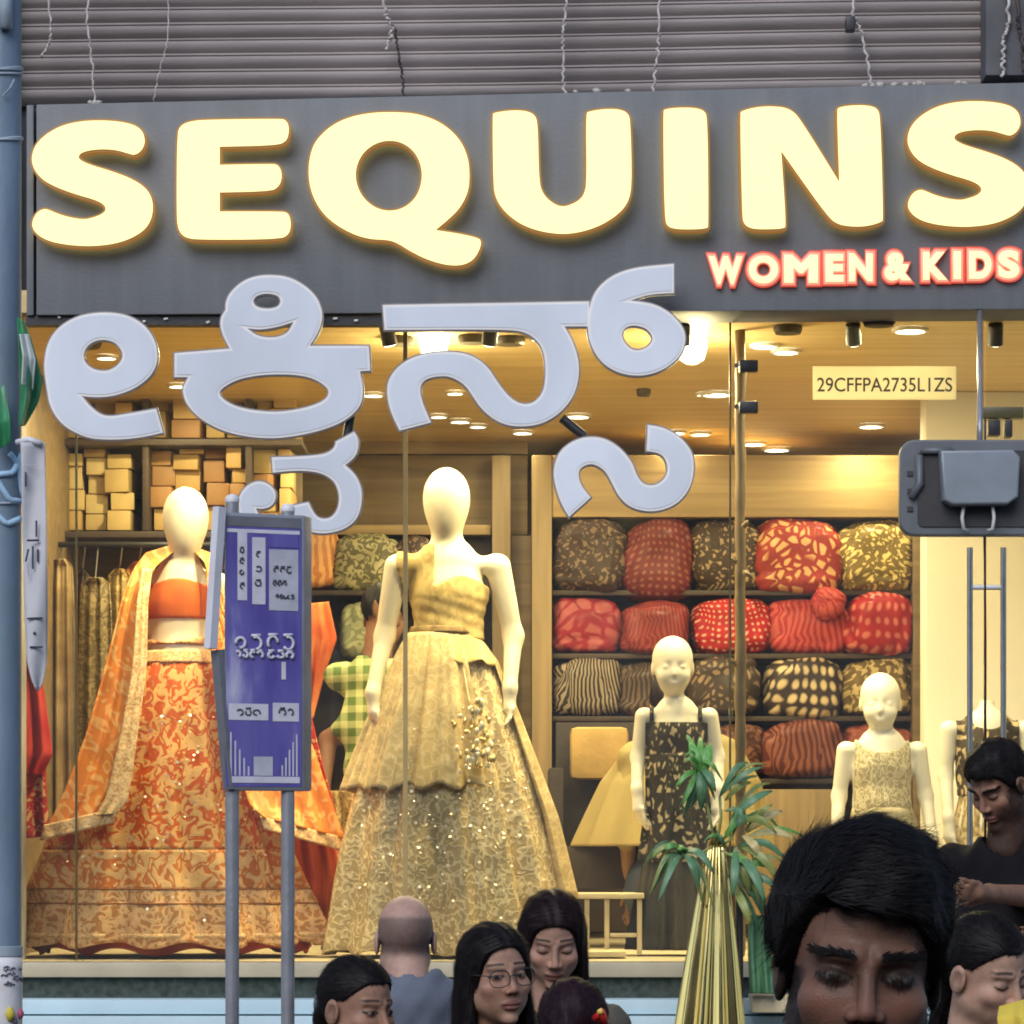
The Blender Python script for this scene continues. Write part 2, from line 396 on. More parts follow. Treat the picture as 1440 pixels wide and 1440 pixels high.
m = MB(); m.box((XL - 0.1, 16.6, FLOOR), (XR + .1, 16.8, CEIL)); m.build('back_wall', 'panel_wood', b)
m = MB(); m.box((XL - 0.25, 12.3, FLOOR), (XL - 0.1, 16.6, CEIL)); m.build('side_wall', 'panel_wood', b)
m = MB(); m.box((XR + .1, 12.3, FLOOR), (XR + .25, 16.6, CEIL)); m.build('side_wall', 'cream_wall', b)
# cream partition to the right of the shelves
x0, x1 = P(1302, 0, 13.9).x, P(1700, 0, 13.9).x
m = MB(); m.box((x0, 13.9, FLOOR + .001), (x1, 14.1, CEIL - .001)); m.build('partition', 'cream_wall', b, bevel=0.008)
# plinth: nosing, granite band, pale ledge, lower riser
z1, z2 = P(0, 1352, 11.93).z, P(0, 1374, 11.93).z
m = MB(); m.box((XL, 11.9, z2), (XR, 12.0 - .003, z1 - .003)); m.build('nosing', 'floor_tile', b, bevel=0.006)
m = MB(); m.box((XL, 11.93, P(0, 1404, 11.93).z), (XR, 12.2, z2 - .002)); m.build('plinth_band', 'dark_granite', b)
zl = P(0, 1404, 11.8).z
m = MB(); m.box((XL, 11.78, P(0, 1426, 11.8).z), (XR, 12.2, zl - .004)); m.build('ledge', 'pale_ledge', b, bevel=0.005)
m = MB(); m.box((XL, 11.74, 0.9), (XR, 12.2, P(0, 1427, 11.8).z - .003)); m.build('ledge', 'pale_ledge', b, bevel=0.005)
m = MB(); m.box((XL, 11.0, 0.002), (XR, 12.2, 0.9 - .003)); m.build('plinth', 'paving', b, bevel=0.01)
# slats of the upper wall, a little out of level and each bowed
mat('slat_paint', (0.31, 0.27, 0.258), 0.75, scale=3, var=0.3, bump=0.15, stretch=(0.4, 3, 3))
pitch = 22.0; ang = 0.0125
def slat_mesh(w, h):
    s = MB(); rows = []
    prof = [(0.03, -0.02), (0.0, 0.0), (-0.014, h * 0.30), (-0.013, h * 0.5), (-0.004, h * .55), (-0.011, h * 0.62), (0.01, h * 0.82), (0.03, h * 0.88)]
    for (yy, zz) in prof: rows.append([(x, yy + 0.002 * math.sin(x * 3.1), zz + 0.003 * math.sin(x * 2.3 + 1)) for x in np.linspace(0, w, 24)])
    s.grid(rows); return s.build('slat', 'slat_paint', None, smooth=True, auto=50)
W = XR - XL
s0 = slat_mesh(W, M_(pitch, 12))
for i in range(16):
    o = s0 if i == 0 else s0.copy()
    if i: COL.objects.link(o)
    o.parent = b
    yb = 140 - i * pitch
    p = P(20, yb, 12.0); o.location = p - b.location + Vector((0, 0.0 + 0.004 * rnd.random(), 0)); o.rotation_euler = (R(rnd.uniform(-2.5, 2.5)), -ang + rnd.uniform(-.0012, .0012), 0)
# dark recess / pillar on the upper right
m = MB(); m.boxpx(1386, -330, 1452, 106, 11.86, 0.18); m.build('pillar', 'dark_wall', b, bevel=0.008)

# street steps up to the entrance
st = thing('entrance_steps', 'grey stone steps rising to the shop entrance door', 'steps', (P(1480, 0, 10.2).x, 10.2, 0.14))
for k, (ya, yb, zz) in enumerate(((9.35, 11.0, 0.36), (10.6, 11.0, 0.6))):
    m = MB(); m.box((P(1270, 0, 10).x, ya, 0.141 if k == 0 else 0.362), (P(1750, 0, 10).x, yb - .01, zz)); m.build('step', 'paving', st, bevel=0.01)

# ================================================================= SHOP GLASS
def pane(x0, x1, y0, y1, label, name='glass_pane'):
    t = thing(name, label, 'window', P((x0 + x1) / 2, y1, GY))
    m = MB(); m.boxpx(x0, y0, x1, y1, GY - 0.006, 0.012); m.build('pane', 'shop_glass', t)
    return t
mat('glass_edge', (0.10, 0.085, 0.035), 0.3, scale=20)
ed = [24, 107, 570, 1027]
labs = ['narrow glass shop pane beside the blue pole', 'wide glass shop pane in front of the orange lehenga', 'wide glass shop pane in front of the gold gown']
for i in range(3):
    t = pane(ed[i] + 1.5, ed[i + 1] - 1.5, 448, 1352, labs[i])
    hw_ = 3.2 if i == 1 else 1.4; m = MB(); m.boxpx(ed[i + 1] - hw_, 452, ed[i + 1] + hw_, 1351, GY - 0.0085, 0.017); m.build('edge_seal', mat('seal_gold', (.42, .30, .12), .35) if i == 1 else 'glass_edge', t)
t = pane(1030, 1384, 448, 1352, 'glass shop pane beside the bamboo pole in front of child mannequins')
for yy in (514, 572):
    m = MB(); m.boxpx(1040, yy - 8, 1066, yy + 8, GY - 0.02, 0.04); m.build('clamp', 'black_metal', t, bevel=0.003)
    m = MB(); m.tube([P(1036, yy, GY - .03), P(1036, yy, GY - .006)], 0.009, 10); m.build('bolt', 'steel', t, smooth=True, auto=40)
# door leaf with paired tube handles
dr = thing('glass_door', 'frameless glass entrance door with tall paired tube handles', 'door', P(1560, 1352, GY))
m = MB(); m.boxpx(1387, 448, 1760, 1352, GY - 0.006, 0.012); m.build('pane', 'shop_glass', dr)
m = MB(); m.boxpx(1384.3, 590, 1386.8, 1352, GY - 0.008, 0.014); m.build('edge_seal', 'black_metal', dr)
for xx in (1364, 1411):
    h = MB(); h.tube([P(xx, 770, GY - .06), P(xx, 1242, GY - .06)], 0.0105, 14); hh = h.build('handle', 'steel', dr, smooth=True, auto=50)
    for yy in (825, 1200):
        h = MB(); h.tube([P(xx, yy, GY - .06), P(xx, yy, GY - .0065)], 0.007, 10); h.build('standoff', 'steel', hh, smooth=True, auto=50)
h = MB(); h.tube([P(1366, 826, GY - .055), P(1409, 826, GY - .055)], 0.009, 10); h.build('crossbar', emit('white_cap', (0.8, 0.8, 0.78), 0.0), dr, smooth=True, auto=50)
# small fixings, glass hinge brackets near the head
fx = thing('door_bracket', 'dark patch fitting holding the top of the glass door', 'bracket', P(1405, 610, GY))
m = MB(); m.boxpx(1382, 572, 1440, 588, GY - .03, .06); m.build('plate', 'glass_edge', fx, bevel=.003)
m = MB(); m.boxpx(1391, 590, 1407, 612, GY - .03, .06); m.build('catch', 'black_metal', fx, bevel=.003)
m = MB(); m.boxpx(1414, 590, 1424, 614, GY - .03, .06); m.build('catch', 'black_metal', fx, bevel=.003)

# ================================================================= SIGN
def board_mat():
    m, t, b_ = base('sign_board')
    co = coord(t, 'Object')
    n = nd(t, 'ShaderNodeTexNoise'); n.inputs['Scale'].default_value = 2.2; n.inputs['Detail'].default_value = 7; t.links.new(co, n.inputs[0])
    ns = nd(t, 'ShaderNodeTexNoise'); ns.inputs['Scale'].default_value = 1.0; ns.inputs['Detail'].default_value = 5; t.links.new(coord(t, 'Object', (16, 1, .7)), ns.inputs[0])
    ad = nd(t, 'ShaderNodeMath', operation='ADD'); t.links.new(n.outputs[0], ad.inputs[0]); t.links.new(ns.outputs[0], ad.inputs[1]); hf = nd(t, 'ShaderNodeMath', operation='MULTIPLY'); hf.inputs[1].default_value = .5; t.links.new(ad.outputs[0], hf.inputs[0]); n = hf
    r = ramp(t, n.outputs[0], [(0.3, (0.105, 0.115, 0.125)), (0.7, (0.155, 0.165, 0.178))]); t.links.new(r.outputs[0], b_.inputs['Base Color'])
    n2 = nd(t, 'ShaderNodeTexNoise'); n2.inputs['Scale'].default_value = 90; t.links.new(co, n2.inputs[0])
    bp = nd(t, 'ShaderNodeBump'); bp.inputs['Strength'].default_value = 0.12; bp.inputs['Distance'].default_value = .01; t.links.new(n2.outputs[0], bp.inputs['Height']); t.links.new(bp.outputs[0], b_.inputs['Normal'])
    b_.inputs['Roughness'].default_value = 0.55; MATS['sign_board'] = m
board_mat()
SD = 11.72
sg = thing('shop_sign', 'dark grey fascia sign with glowing pale yellow letters SEQUINS', 'sign', P(740, 445, SD))
def board(x0, x1, name, dd, yt0, yt1, yb0, yb1):
    c = [(P(x0, yt0, SD).x, P(x0, yt0, SD).z), (P(x1, yt1, SD).x, P(x1, yt1, SD).z), (P(x1, yb1, SD).x, P(x1, yb1, SD).z), (P(x0, yb0, SD).x, P(x0, yb0, SD).z)]
    v = [(q[0], SD + dd, q[1]) for q in c] + [(q[0], GY - .02, q[1]) for q in c]
    m = MB(); m.add(v, [(0, 1, 2, 3), (7, 6, 5, 4), (0, 4, 5, 1), (1, 5, 6, 2), (2, 6, 7, 3), (3, 7, 4, 0)]); return m.build(name, 'sign_board', sg, bevel=0.004)
sl = -31 / 1393.0
yt = lambda x: 147 + (x - 47) * sl
yb = lambda x: 443 - (x - 47) * 0.006
board(51, 1960, 'panel', 0, yt(51), yt(1960), yb(51), yb(1960))
board(37, 47, 'panel_edge', 0.004, yt(37), yt(47), yb(37), yb(47))
board(47.3, 50.7, 'joint', 0.05, yt(47), yt(51), yb(47), yb(51))
# coping with rubble and old mortar on top of the fascia
mat('mortar', (0.42, 0.39, 0.35), 0.95, scale=30, var=0.3, bump=0.5)
for (xa, xb) in ((112, 150), (805, 845), (1208, 1262), (1270, 1300), (1330, 1362), (880, 900)):
    for k in range(int((xb - xa) / 7)):
        x = rnd.uniform(xa, xb); r_ = rnd.uniform(2, 5)
        bm = bmesh.new(); bmesh.ops.create_icosphere(bm, subdivisions=1, radius=M_(r_, 11.8))
        for v in bm.verts: v.co *= rnd.uniform(.6, 1.3); v.co.x *= 1.5
        me = bpy.data.meshes.new('mortar_lump'); bm.to_mesh(me); bm.free(); finish(me, 'mortar', True)
        o = link_mesh('mortar_lump', me, sg); o.location = P(x, yt(x) - 1, 11.78) - sg.location
# LED rope under the fascia, left half
m = MB(); m.boxpx(36, 444.5, 538, 457, SD + .02, .06); m.build('led_channel', 'black_metal', sg)
emit('led_white', (0.75, 0.75, 0.72), 0.0)
for x in list(np.linspace(52, 528, 17)):
    if rnd.random() < .25: continue
    y = 450 + rnd.uniform(-3, 3); l = rnd.uniform(2, 7)
    h = MB(); h.tube([P(x, y + rnd.uniform(-2, 3), SD + .014), P(x + l, y, SD + .014)], .0045, 6); h.build('led', 'led_white', sg, smooth=True)

emit('letter_face', (1.0, 0.93, 0.40), 1.04)
emit('letter_side', (0.62, 0.28, 0.055), 0.34); emit('letter_back', (1.0, .78, .3), 1.3)
S1 = crop_pts([(845,330),(830,270),(780,228),(700,205),(580,192),(420,195),(280,225),(170,285),(100,355),(68,440),(80,520),(140,600),(240,655),(380,705),(490,735),(555,765),(575,800),(540,830),(480,850),(430,860),(350,850),(260,825),(195,796),(160,787),(110,810),(75,870),(75,930),(130,990),(230,1030),(400,1052),(560,1048),(700,1020),(820,960),(880,890),(902,800),(890,710),(840,640),(740,580),(600,530),(480,495),(410,465),(393,440),(430,412),(530,397),(640,402),(720,425),(770,440),(815,412),(840,370)], 30, 130, 4.8)
E1 = [(248.8,192.5),(253,178),(269.6,170.6),(300,169),(394,167.8),(403,169.5),(407.9,178),(407.9,190),(404.5,201),(391.7,207.6),(311,209.5,1),(311,232.5,1),(380,231.3),(391,232),(397.3,240.5),(398.3,254),(393,266),(381.4,272),(311,273.7,1),(311,298,1),(395,298),(405,299.5),(410,307.3),(411,322),(407,333),(394,339.4),(275.8,340.3),(259,336),(250.8,325.8),(248,307)]
Q1 = crop_pts([(860,110),(1000,118),(1130,165),(1230,250),(1280,350),(1292,450),(1285,550),(1240,640),(1180,700),(1112,757,1),(1230,775),(1330,797),(1354,815),(1350,860),(1310,930),(1240,960),(1150,955),(1050,925),(960,880),(890,835),(840,818),(740,815),(640,785),(530,720),(460,645),(415,550),(400,450),(410,350),(440,270),(520,190),(620,140),(740,115)], 330, 130, 3.892)
Q1h = crop_pts([(845,272),(930,290),(1000,355),(1028,460),(1000,570),(930,635),(845,655),(760,630),(690,560),(662,460),(690,360),(760,295)], 330, 130, 3.892)
U1 = crop_pts([(50,145),(60,128),(180,112),(270,118),(320,145),(338,200),(345,560),(370,630),(420,680),(483,708),(560,682),(610,640),(628,560),(622,140),(640,120),(760,103),(850,110),(895,140),(905,200),(915,560),(895,680),(830,760),(720,830),(600,870),(480,885),(340,865),(220,820),(120,740),(65,650),(55,550)], 680, 130, 4.364)
I1 = crop_pts([(1095,125),(1105,108),(1180,97),(1290,97),(1355,115),(1378,165),(1383,825),(1375,846),(1300,853),(1190,853),(1125,838),(1103,780)], 680, 130, 4.364)
N1 = crop_pts([(127,105),(135,88),(220,67),(320,68),(370,85),(410,125),(583,405,1),(572,90),(580,72),(640,62),(720,62),(768,78),(780,130),(793,590),(785,605),(720,625),(650,628),(580,618),(530,580),(325,290,1),(347,620),(335,636),(250,640),(180,637),(143,612),(137,560)], 1000, 130, 3.273)
S2 = [(x + 1229, y - 27) for (x, y) in [q[:2] for q in S1]]
for ch, lps in (('S', [S1]), ('E', [E1]), ('Q', [Q1, Q1h]), ('U', [U1]), ('I', [I1]), ('N', [N1]), ('S', [S2])):
    loops = [to_xz(chaikin(l), SD - 0.05) for l in lps]
    s_ = outline_mesh('letter', loops, SD - 0.066, 0.042, None, sg, offset=0.0045, mats=['letter_side', 'letter_side', 'letter_back'])
    outline_mesh('letter_face', loops, SD - 0.073, 0.008, None, s_, offset=-0.003, mats=['letter_face', 'letter_side'])
# WOMEN & KIDS
emit('small_face', (1.0, 0.86, 0.42), 1.05); emit('small_rim', (0.95, 0.13, 0.08), 0.62); emit('small_halo', (1.0, 0.38, 0.26), 0.75)
sub = thing('neon_sign', 'small pale yellow WOMEN & KIDS lettering with glowing red outline', 'sign', P(1215, 405, SD))
for (c, xa, xb) in (('W', 996, 1045), ('O', 1052, 1095), ('M', 1102, 1151), ('E', 1160, 1187), ('N', 1193, 1228), ('&', 1243, 1282), ('K', 1297, 1333), ('I', 1340, 1352), ('D', 1362, 1395), ('S', 1403, 1434)):
    yb_ = 402 - (xa - 990) * 0.021
    a = text_mesh('letter', c, xa - 4.5, yb_ + 4.5, 51, SD - .002, 0.018, None, sub, wpx=xb - xa + 9, swell=0.12, mats=['small_rim'])
    text_mesh('letter_halo', c, xa - 2.0, yb_ + 1.5, 46, SD - .021, 0.006, None, a, wpx=xb - xa + 4, swell=0.09, mats=['small_halo'])
    text_mesh('letter_face', c, xa + 1, yb_ - 2, 39, SD - .028, 0.006, None, a, wpx=xb - xa - 2, swell=0.05, mats=['small_face'])
tag(sub, 'small pale yellow WOMEN & KIDS lettering with glowing red outline', 'sign')

# ---- white regional-script letters hung below the fascia
KD = 11.58
mat('letter_white', (0.63, 0.67, 0.74), 0.5, scale=2.2, var=0.13, bump=0.06, stretch=(1, 1, .5))
mat('letter_cream', (.80, .77, .74), .5, var=.05); mat('letter_return', (0.23, 0.21, 0.22), 0.5)
kn = thing('kannada_sign', 'flat white Kannada lettering hung below the grey fascia', 'sign', P(520, 750, KD))
G1 = crop_pts([(600,378),(750,395),(870,450),(960,540),(1010,660),(1010,780),(960,880),(860,965),(740,1020),(620,1048),(500,1050),(428,1042,1),(480,1110),(560,1175),(640,1192),(800,1165),(1000,1130,1),(1055,1325,1),(900,1360),(750,1378),(600,1380),(470,1370),(330,1310),(230,1230),(160,1110),(140,980),(120,850),(120,760),(140,640),(200,530),(300,450),(430,395)], 40, 370, 5.538)
G1h = crop_pts([(580,600),(660,615),(710,660),(735,720),(710,780),(640,830),(580,838),(510,825),(450,780),(430,720),(455,655),(515,612)], 40, 370, 5.538)
G2 = crop_pts([(720,75),(850,90),(960,150),(1040,230),(1075,320),(1075,390),(1050,470),(995,555,1),(1390,555,1),(1400,730,1),(1330,735,1),(1350,820),(1350,920),(1310,1000),(1210,1080),(1050,1140),(850,1180),(700,1190),(520,1170),(380,1130),(250,1060),(160,970),(125,880),(130,830),(160,775,1),(70,775,1),(70,605,1),(440,575,1),(395,490),(378,420),(385,360),(415,315,1),(415,260),(450,190),(530,120),(620,85)], 230, 370, 4.8)
G2a = crop_pts([(700,208),(770,222),(790,258),(770,295),(700,308),(630,295),(605,260),(630,222)], 230, 370, 4.8)
G2b = crop_pts([(580,447,1),(650,455),(760,440),(870,405,1),(840,465),(780,495),(700,500),(630,485)], 230, 370, 4.8)
G2c = crop_pts([(740,755),(900,758),(1020,785),(1100,840),(1115,880),(1080,930),(960,975),(800,1000),(700,1000),(560,985),(440,945),(375,885),(400,845),(500,790),(620,765)], 230, 370, 4.8)
G3 = crop_pts([(560,345,1),(800,340),(960,325),(1020,300),(1055,265),(1060,225,1),(1130,190),(1210,145,1),(1245,200),(1245,290),(1210,360),(1145,412,1),(1220,480),(1265,570),(1275,660),(1260,770),(1220,850),(1150,905),(1050,940),(940,950),(830,925),(740,870),(680,730,1),(855,695,1),(885,760),(920,810),(970,828),(1030,815),(1075,755),(1090,670),(1075,590),(1040,530),(960,480),(850,460),(720,460),(570,475,1)], 280, 580, 5.538)
G3b = crop_pts([(450,525),(540,545),(600,610),(602,680),(565,735),(500,757),(450,752,1),(470,800),(560,850),(720,880),(740,960),(600,970),(450,930),(340,850),(292,740),(305,650),(360,570)], 280, 580, 5.538)
G4 = crop_pts([(52,205,1),(928,190,1),(928,300,1),(825,300,1),(860,360),(885,440),(885,520),(860,600),(800,670),(720,715),(620,725),(540,705),(470,650),(430,590),(400,545),(340,510),(280,510),(230,525),(212,560),(225,620),(262,705,1),(125,740,1),(85,660),(68,580),(75,520),(120,460),(190,420),(280,402),(370,402),(440,420),(500,465),(540,530),(590,595),(640,625),(690,620),(730,575),(740,500),(735,420),(715,370),(670,330),(600,312),(60,315,1)], 520, 360, 3)
G5 = crop_pts([(1285,32,1),(1285,160,1),(1180,165),(1110,188,1),(1200,200),(1280,245),(1330,310),(1335,370),(1310,430),(1240,485),(1150,512),(1050,500),(970,450),(925,370),(915,300),(925,200),(960,130),(1030,75),(1130,45)], 520, 360, 3)
G5h = crop_pts([(1120,295),(1170,310),(1195,350),(1170,385),(1125,400),(1085,380),(1062,335),(1080,302)], 520, 360, 3)
G6 = crop_pts([(1170,710,1),(1240,720),(1310,760),(1360,820),(1372,880),(1360,970),(1310,1040),(1240,1075),(1170,1082),(1100,1065),(1050,1020),(1020,960),(990,905),(940,877),(895,890),(880,920),(895,970),(935,1020,1),(840,1105,1),(800,1040),(772,940),(775,880),(800,820),(860,775),(930,758),(1000,770),(1060,810),(1110,870),(1130,930),(1160,965),(1210,965),(1250,930),(1255,880),(1230,835),(1165,825,1)], 520, 360, 3)
for k, lps in enumerate(([G1, G1h], [G2, G2a, G2b, G2c], [G3], [G3b], [G4], [G5, G5h], [G6])):
    loops = [to_xz(chaikin(l, 3), KD) for l in lps]
    dd = {3: 0.004, 5: -0.003}.get(k, 0)
    g_ = outline_mesh('letter', loops, KD + dd, 0.022, None, kn, offset=0.003, mats=['letter_return', 'letter_return'])
    outline_mesh('letter_edge', loops, KD + dd - .004, 0.0055, None, g_, offset=-0.002, mats=['letter_cream', 'letter_cream'])
    outline_mesh('letter_face', loops, KD + dd - .006, 0.004, None, g_, offset=-0.0105, mats=['letter_white', 'letter_white'])
for (xa, ya, xb, yb2) in ((493, 585, 488, 615), (790, 588, 822, 614)):
    h = MB(); h.tube([P(xa, ya, KD + .035), P(xb, yb2, KD + .035)], 0.017, 8); h.build('bracket', 'black_metal', kn, smooth=True, auto=50)
for x in (160, 380, 600, 880):
    h = MB(); h.tube([P(x, 452, KD + .024), P(x, 452, SD + .08)], 0.012, 8); h.build('hanger', 'black_metal', kn, smooth=True, auto=50)
# loose wires dangling over the upper slats
mat('wire_pale', (0.5, 0.45, 0.42), 0.7); mat('wire_dark', (0.06, 0.04, 0.035), 0.7)
def wire(pts, r=.004, m='wire_pale', label='', n=40, jig=1.5, d=11.9):
    out = []
    for i in range(n + 1):
        f = i / n * (len(pts) - 1); k = min(int(f), len(pts) - 2); a = f - k
        out.append(P(pts[k][0] * (1 - a) + pts[k + 1][0] * a + rnd.uniform(-jig, jig), pts[k][1] * (1 - a) + pts[k + 1][1] * a, d + rnd.uniform(-.008, .008)))
    h = MB(); h.tube(out, r, 6); return single(h, 'wire', m, label, 'wire', smooth=True)
wire([(128, -60), (122, 30), (130, 90), (133, 142)], .004, label='pale frayed wire hanging over the slats above the first letter S')
wire([(238, -60), (235, 60), (222, 110), (215, 146)], .0022, label='thin pale thread hanging over the slats above letter E')
wire([(60, -60), (72, 30), (70, 60), (58, 80)], .004, 'wire_pale', label='curled beige wire end hanging near the blue pole')
wire([(546, -60), (540, 15), (553, 40), (542, 70)], .0055, label='knotted pale cord hanging over the slats above letter Q', jig=3)
wire([(556, 40), (560, 75), (566, 108), (568, 140)], .0045, 'wire_dark', label='dark cable hanging over the slats above letter Q')
wire([(800, -60), (796, 20), (790, 70), (795, 140)], .0045, label='pale frayed wire hanging over the slats above letter U', jig=3)
wire([(932, -60), (926, 40), (925, 80), (918, 130)], .0045, label='pale knotted wire hanging over the slats above letter I', jig=2.5)
wire([(1203, -60), (1200, 20), (1214, 50), (1226, 120)], .005, label='pale cord hanging over the slats above letter N', jig=2)
m = MB(); m.boxpx(1190, 22, 1203, 42, 11.88, .05); single(m, 'junction_box', 'black_metal', 'small black box fixed to the slats beside a pale cord', 'box', bevel=.004)
wire([(1412, -60), (1418, 30), (1412, 60), (1410, 108)], .006, label='pale wire bundle hanging on the dark upper pillar', jig=3, d=11.84)
wire([(1428, -60), (1432, 30), (1438, 60), (1440, 100)], .006, 'wire_dark', label='dark cable hanging on the dark upper pillar', jig=2, d=11.84)

# ================================================================= SHOP INTERIOR
# recessed lights: the rows seen in the ceiling
emit('lamp_lens', (1.0, 0.90, 0.72), 9.0)
mat('lamp_ring', (0.75, 0.72, 0.66), 0.4)
def downlight(px, py, wpx, label, power=None, spot=None):
    d = (CEIL - ZC) * F / (HOR - py); power = 16.0 if d < 12.9 else (13.0 if d < 14 else (9.0 if px > 1200 else (3.5 if px > 900 else 2.2))); p = P(px, py, d); p.z = CEIL
    r = M_(wpx / 2, d)
    t = thing('ceiling_light', label, 'light', p, 'recessed lights in the shop ceiling')
    q = MB(); q.lathe([(r * 1.25, -.001), (r * 1.25, -.012), (r, -.014), (r, -.004)], p, 20); q.build('ring', 'lamp_ring', t, smooth=True, auto=40)
    q = MB(); q.lathe([(r, -.006), (r * .6, -.008), (0.0001, -.009)], p, 20); q.build('lens', 'lamp_lens', t, smooth=True)
    L = bpy.data.lights.new('lamp', 'AREA'); L.shape = 'DISK'; L.size = r * 1.6; L.energy = power; L.color = WARM
    lo = bpy.data.objects.new('lamp', L); COL.objects.link(lo); lo.parent = t; lo.location = (0, 0, -.02)
    return t
LB = 'bright recessed ceiling light inside the shop'
for (x, y, w) in ((1075, 484, 34), (1105, 492, 34), (1280, 462, 42), (1008, 552, 38), (1060, 622, 30), (1092, 630, 34), (985, 608, 26), (1225, 597, 32),
                  (525, 553, 26), (640, 550, 22), (617, 583, 22), (647, 590, 26), (672, 597, 22), (735, 606, 26), (812, 583, 32), (950, 606, 26), (990, 552, 20), (880, 512, 22), (250, 540, 24), (150, 500, 26), (430, 500, 26), (760, 474, 24), (330, 470, 24)):
    downlight(x, y, w, LB.replace('inside the shop', 'just behind the shop window' if y < 520 else ('in the middle of the shop' if y < 575 else 'above the back shelves')))
# round dark speaker grilles and fittings in the ceiling
def ceil_disc(px, py, wpx, hgt, m, name, label, cat, group=None):
    d = (CEIL - ZC) * F / (HOR - py); p = P(px, py, d); p.z = CEIL; r = M_(wpx / 2, d)
    q = MB(); q.lathe([(r, -.002), (r * 1.02, -hgt * .5), (r * .9, -hgt), (.0001, -hgt)], p, 20); return single(q, name, m, label, cat, group, smooth=True, auto=40)
mat('grille', (0.07, 0.055, 0.035), 0.7, scale=60)
for (x, y, w) in ((560, 474, 44), (663, 472, 40), (717, 474, 42), (905, 547, 20), (120, 478, 46), (1108, 458, 40), (1236, 447, 46)):
    ceil_disc(x, y, w, .03, 'grille', 'ceiling_speaker', 'dark round grille set in the shop ceiling', 'speaker', 'dark round grilles in the shop ceiling')
# hanging glass pendant lamps
emit('bulb', (1.0, 0.86, 0.5), 10.0)
def pendant(px, py, d, label):
    p = P(px, py, d); t = thing('pendant_lamp', label, 'lamp', p)
    h = MB(); h.tube([(p.x, d, CEIL), (p.x, d, p.z + .09)], .004, 6); h.build('cord', 'black_metal', t)
    q = MB(); q.lathe([(.02, .09), (.035, .08), (.055, .03), (.058, .0), (.045, -.05), (.02, -.065), (.0001, -.068)], p, 20); q.build('bulb', 'bulb', t, smooth=True)
    L = bpy.data.lights.new('lamp', 'POINT'); L.energy = LAMP_W * 1.4; L.shadow_soft_size = .07; L.color = WARM
    lo = bpy.data.objects.new('lamp', L); COL.objects.link(lo); lo.parent = t; lo.location = (0, 0, -.14)
# adjustable spotlights behind the fascia, aimed at the dummies
def spotlight(px, d, tx, ty, td, label, power=70.0):
    p = P(px, 452, d); p.z = CEIL; aim = (P(tx, ty, td) - p).normalized(); t = thing('track_spotlight', label, 'spotlight', p, 'spotlights aimed at the mannequins')
    h = MB(); h.tube([p, p + Vector((0, 0, -.03))], .008, 8); h.build('stem', 'black_metal', t)
    c = p + Vector((0, 0, -.035)); q = MB(); q.tube([c - aim * .03, c + aim * .045], .028, 14); q.build('can', 'black_metal', t, smooth=True, auto=50)
    q = MB(); q.tube([c + aim * .046, c + aim * .048], .022, 14); q.build('lens', 'lamp_lens', t)
    L = bpy.data.lights.new('lamp', 'SPOT'); L.energy = power * .62; L.color = WARM; L.spot_size = R(62); L.spot_blend = .7; L.shadow_soft_size = .03
    lo = bpy.data.objects.new('lamp', L); COL.objects.link(lo); lo.parent = t; lo.location = c + aim * .06 - p; lo.rotation_euler = aim.to_track_quat('-Z', 'Y').to_euler()
for (px, tx, ty, td, pw, lb) in ((180, 250, 950, 12.6, 42, 'black spotlight aimed at the orange lehenga bodice'), (330, 240, 1220, 12.5, 165, 'black spotlight aimed at the orange lehenga skirt'), (545, 630, 900, 12.55, 30, 'black spotlight aimed at the gold gown bodice'), (690, 640, 820, 12.55, 62, 'black spotlight aimed at the gold gown mannequin face'), (770, 640, 1240, 12.4, 130, 'black spotlight aimed at the gold gown skirt'), (960, 950, 1020, 12.75, 42, 'black spotlight aimed at the floral girl mannequin'), (1200, 1240, 1060, 12.95, 75, 'black spotlight aimed at the pale girl mannequin'), (1400, 1388, 1100, 13.1, 60, 'black spotlight aimed at the headless mannequin')):
    spotlight(px, 12.13, tx, ty, td, lb, pw)
pendant(610, 480, 12.5, 'glowing pendant lamp above the gold gown mannequin')
pendant(973, 487, 12.45, 'glowing pendant lamp beside the last white Kannada letter')

# back shelving on the right
SH = 15.2
u = thing('fabric_shelf', 'tall dark wood shelf unit filled with folded fabric bundles', 'shelf', P(1030, 1352, SH))
def bar(x0, y0, x1, y1, d, dep, name, m_, par): q = MB(); q.boxpx(x0, y0, x1, y1, d, dep); return q.build(name, m_, par, bevel=.004)
bar(748, 640, 776, 1310, SH - .02, .55, 'side_panel', 'post_wood', u)
bar(1284, 640, 1306, 1310, SH - .02, .55, 'side_panel', 'panel_wood', u)
bar(776.5, 640, 1283.5, 727, SH - .01, .5, 'header', 'header_wood', u)
bar(776.5, 727.5, 1283.5, 1310, SH + .42, .03, 'back_panel', 'shelf_dark', u)
for yy in (830, 919, 1007, 1095): bar(776.5, yy, 1283.5, yy + 7, SH + .03, .39, 'shelf_board', 'shelf_dark', u)
bar(1050, 1110, 1180, 1300, SH - .35, .3, 'drawer_front', 'post_wood', u)
# middle wooden wall panels and post
w_ = thing('wood_panelling', 'brown wood panelled wall behind the gold gown mannequin', 'panelling', P(620, 1352, 15.6))
bar(425, 640, 742, 752, 15.6, .1, 'panel', 'panel_wood', w_)
bar(425, 620, 742, 638, 15.58, .12, 'rail', 'header_wood', w_)
bar(692, 640, 718, 1320, 15.45, .12, 'post', 'post_wood', w_)
bar(425, 738, 690, 752, 15.5, .1, 'ledge', 'header_wood', w_)
bar(718.5, 753, 747, 1320, 15.6, .1, 'panel', 'panel_wood', w_)
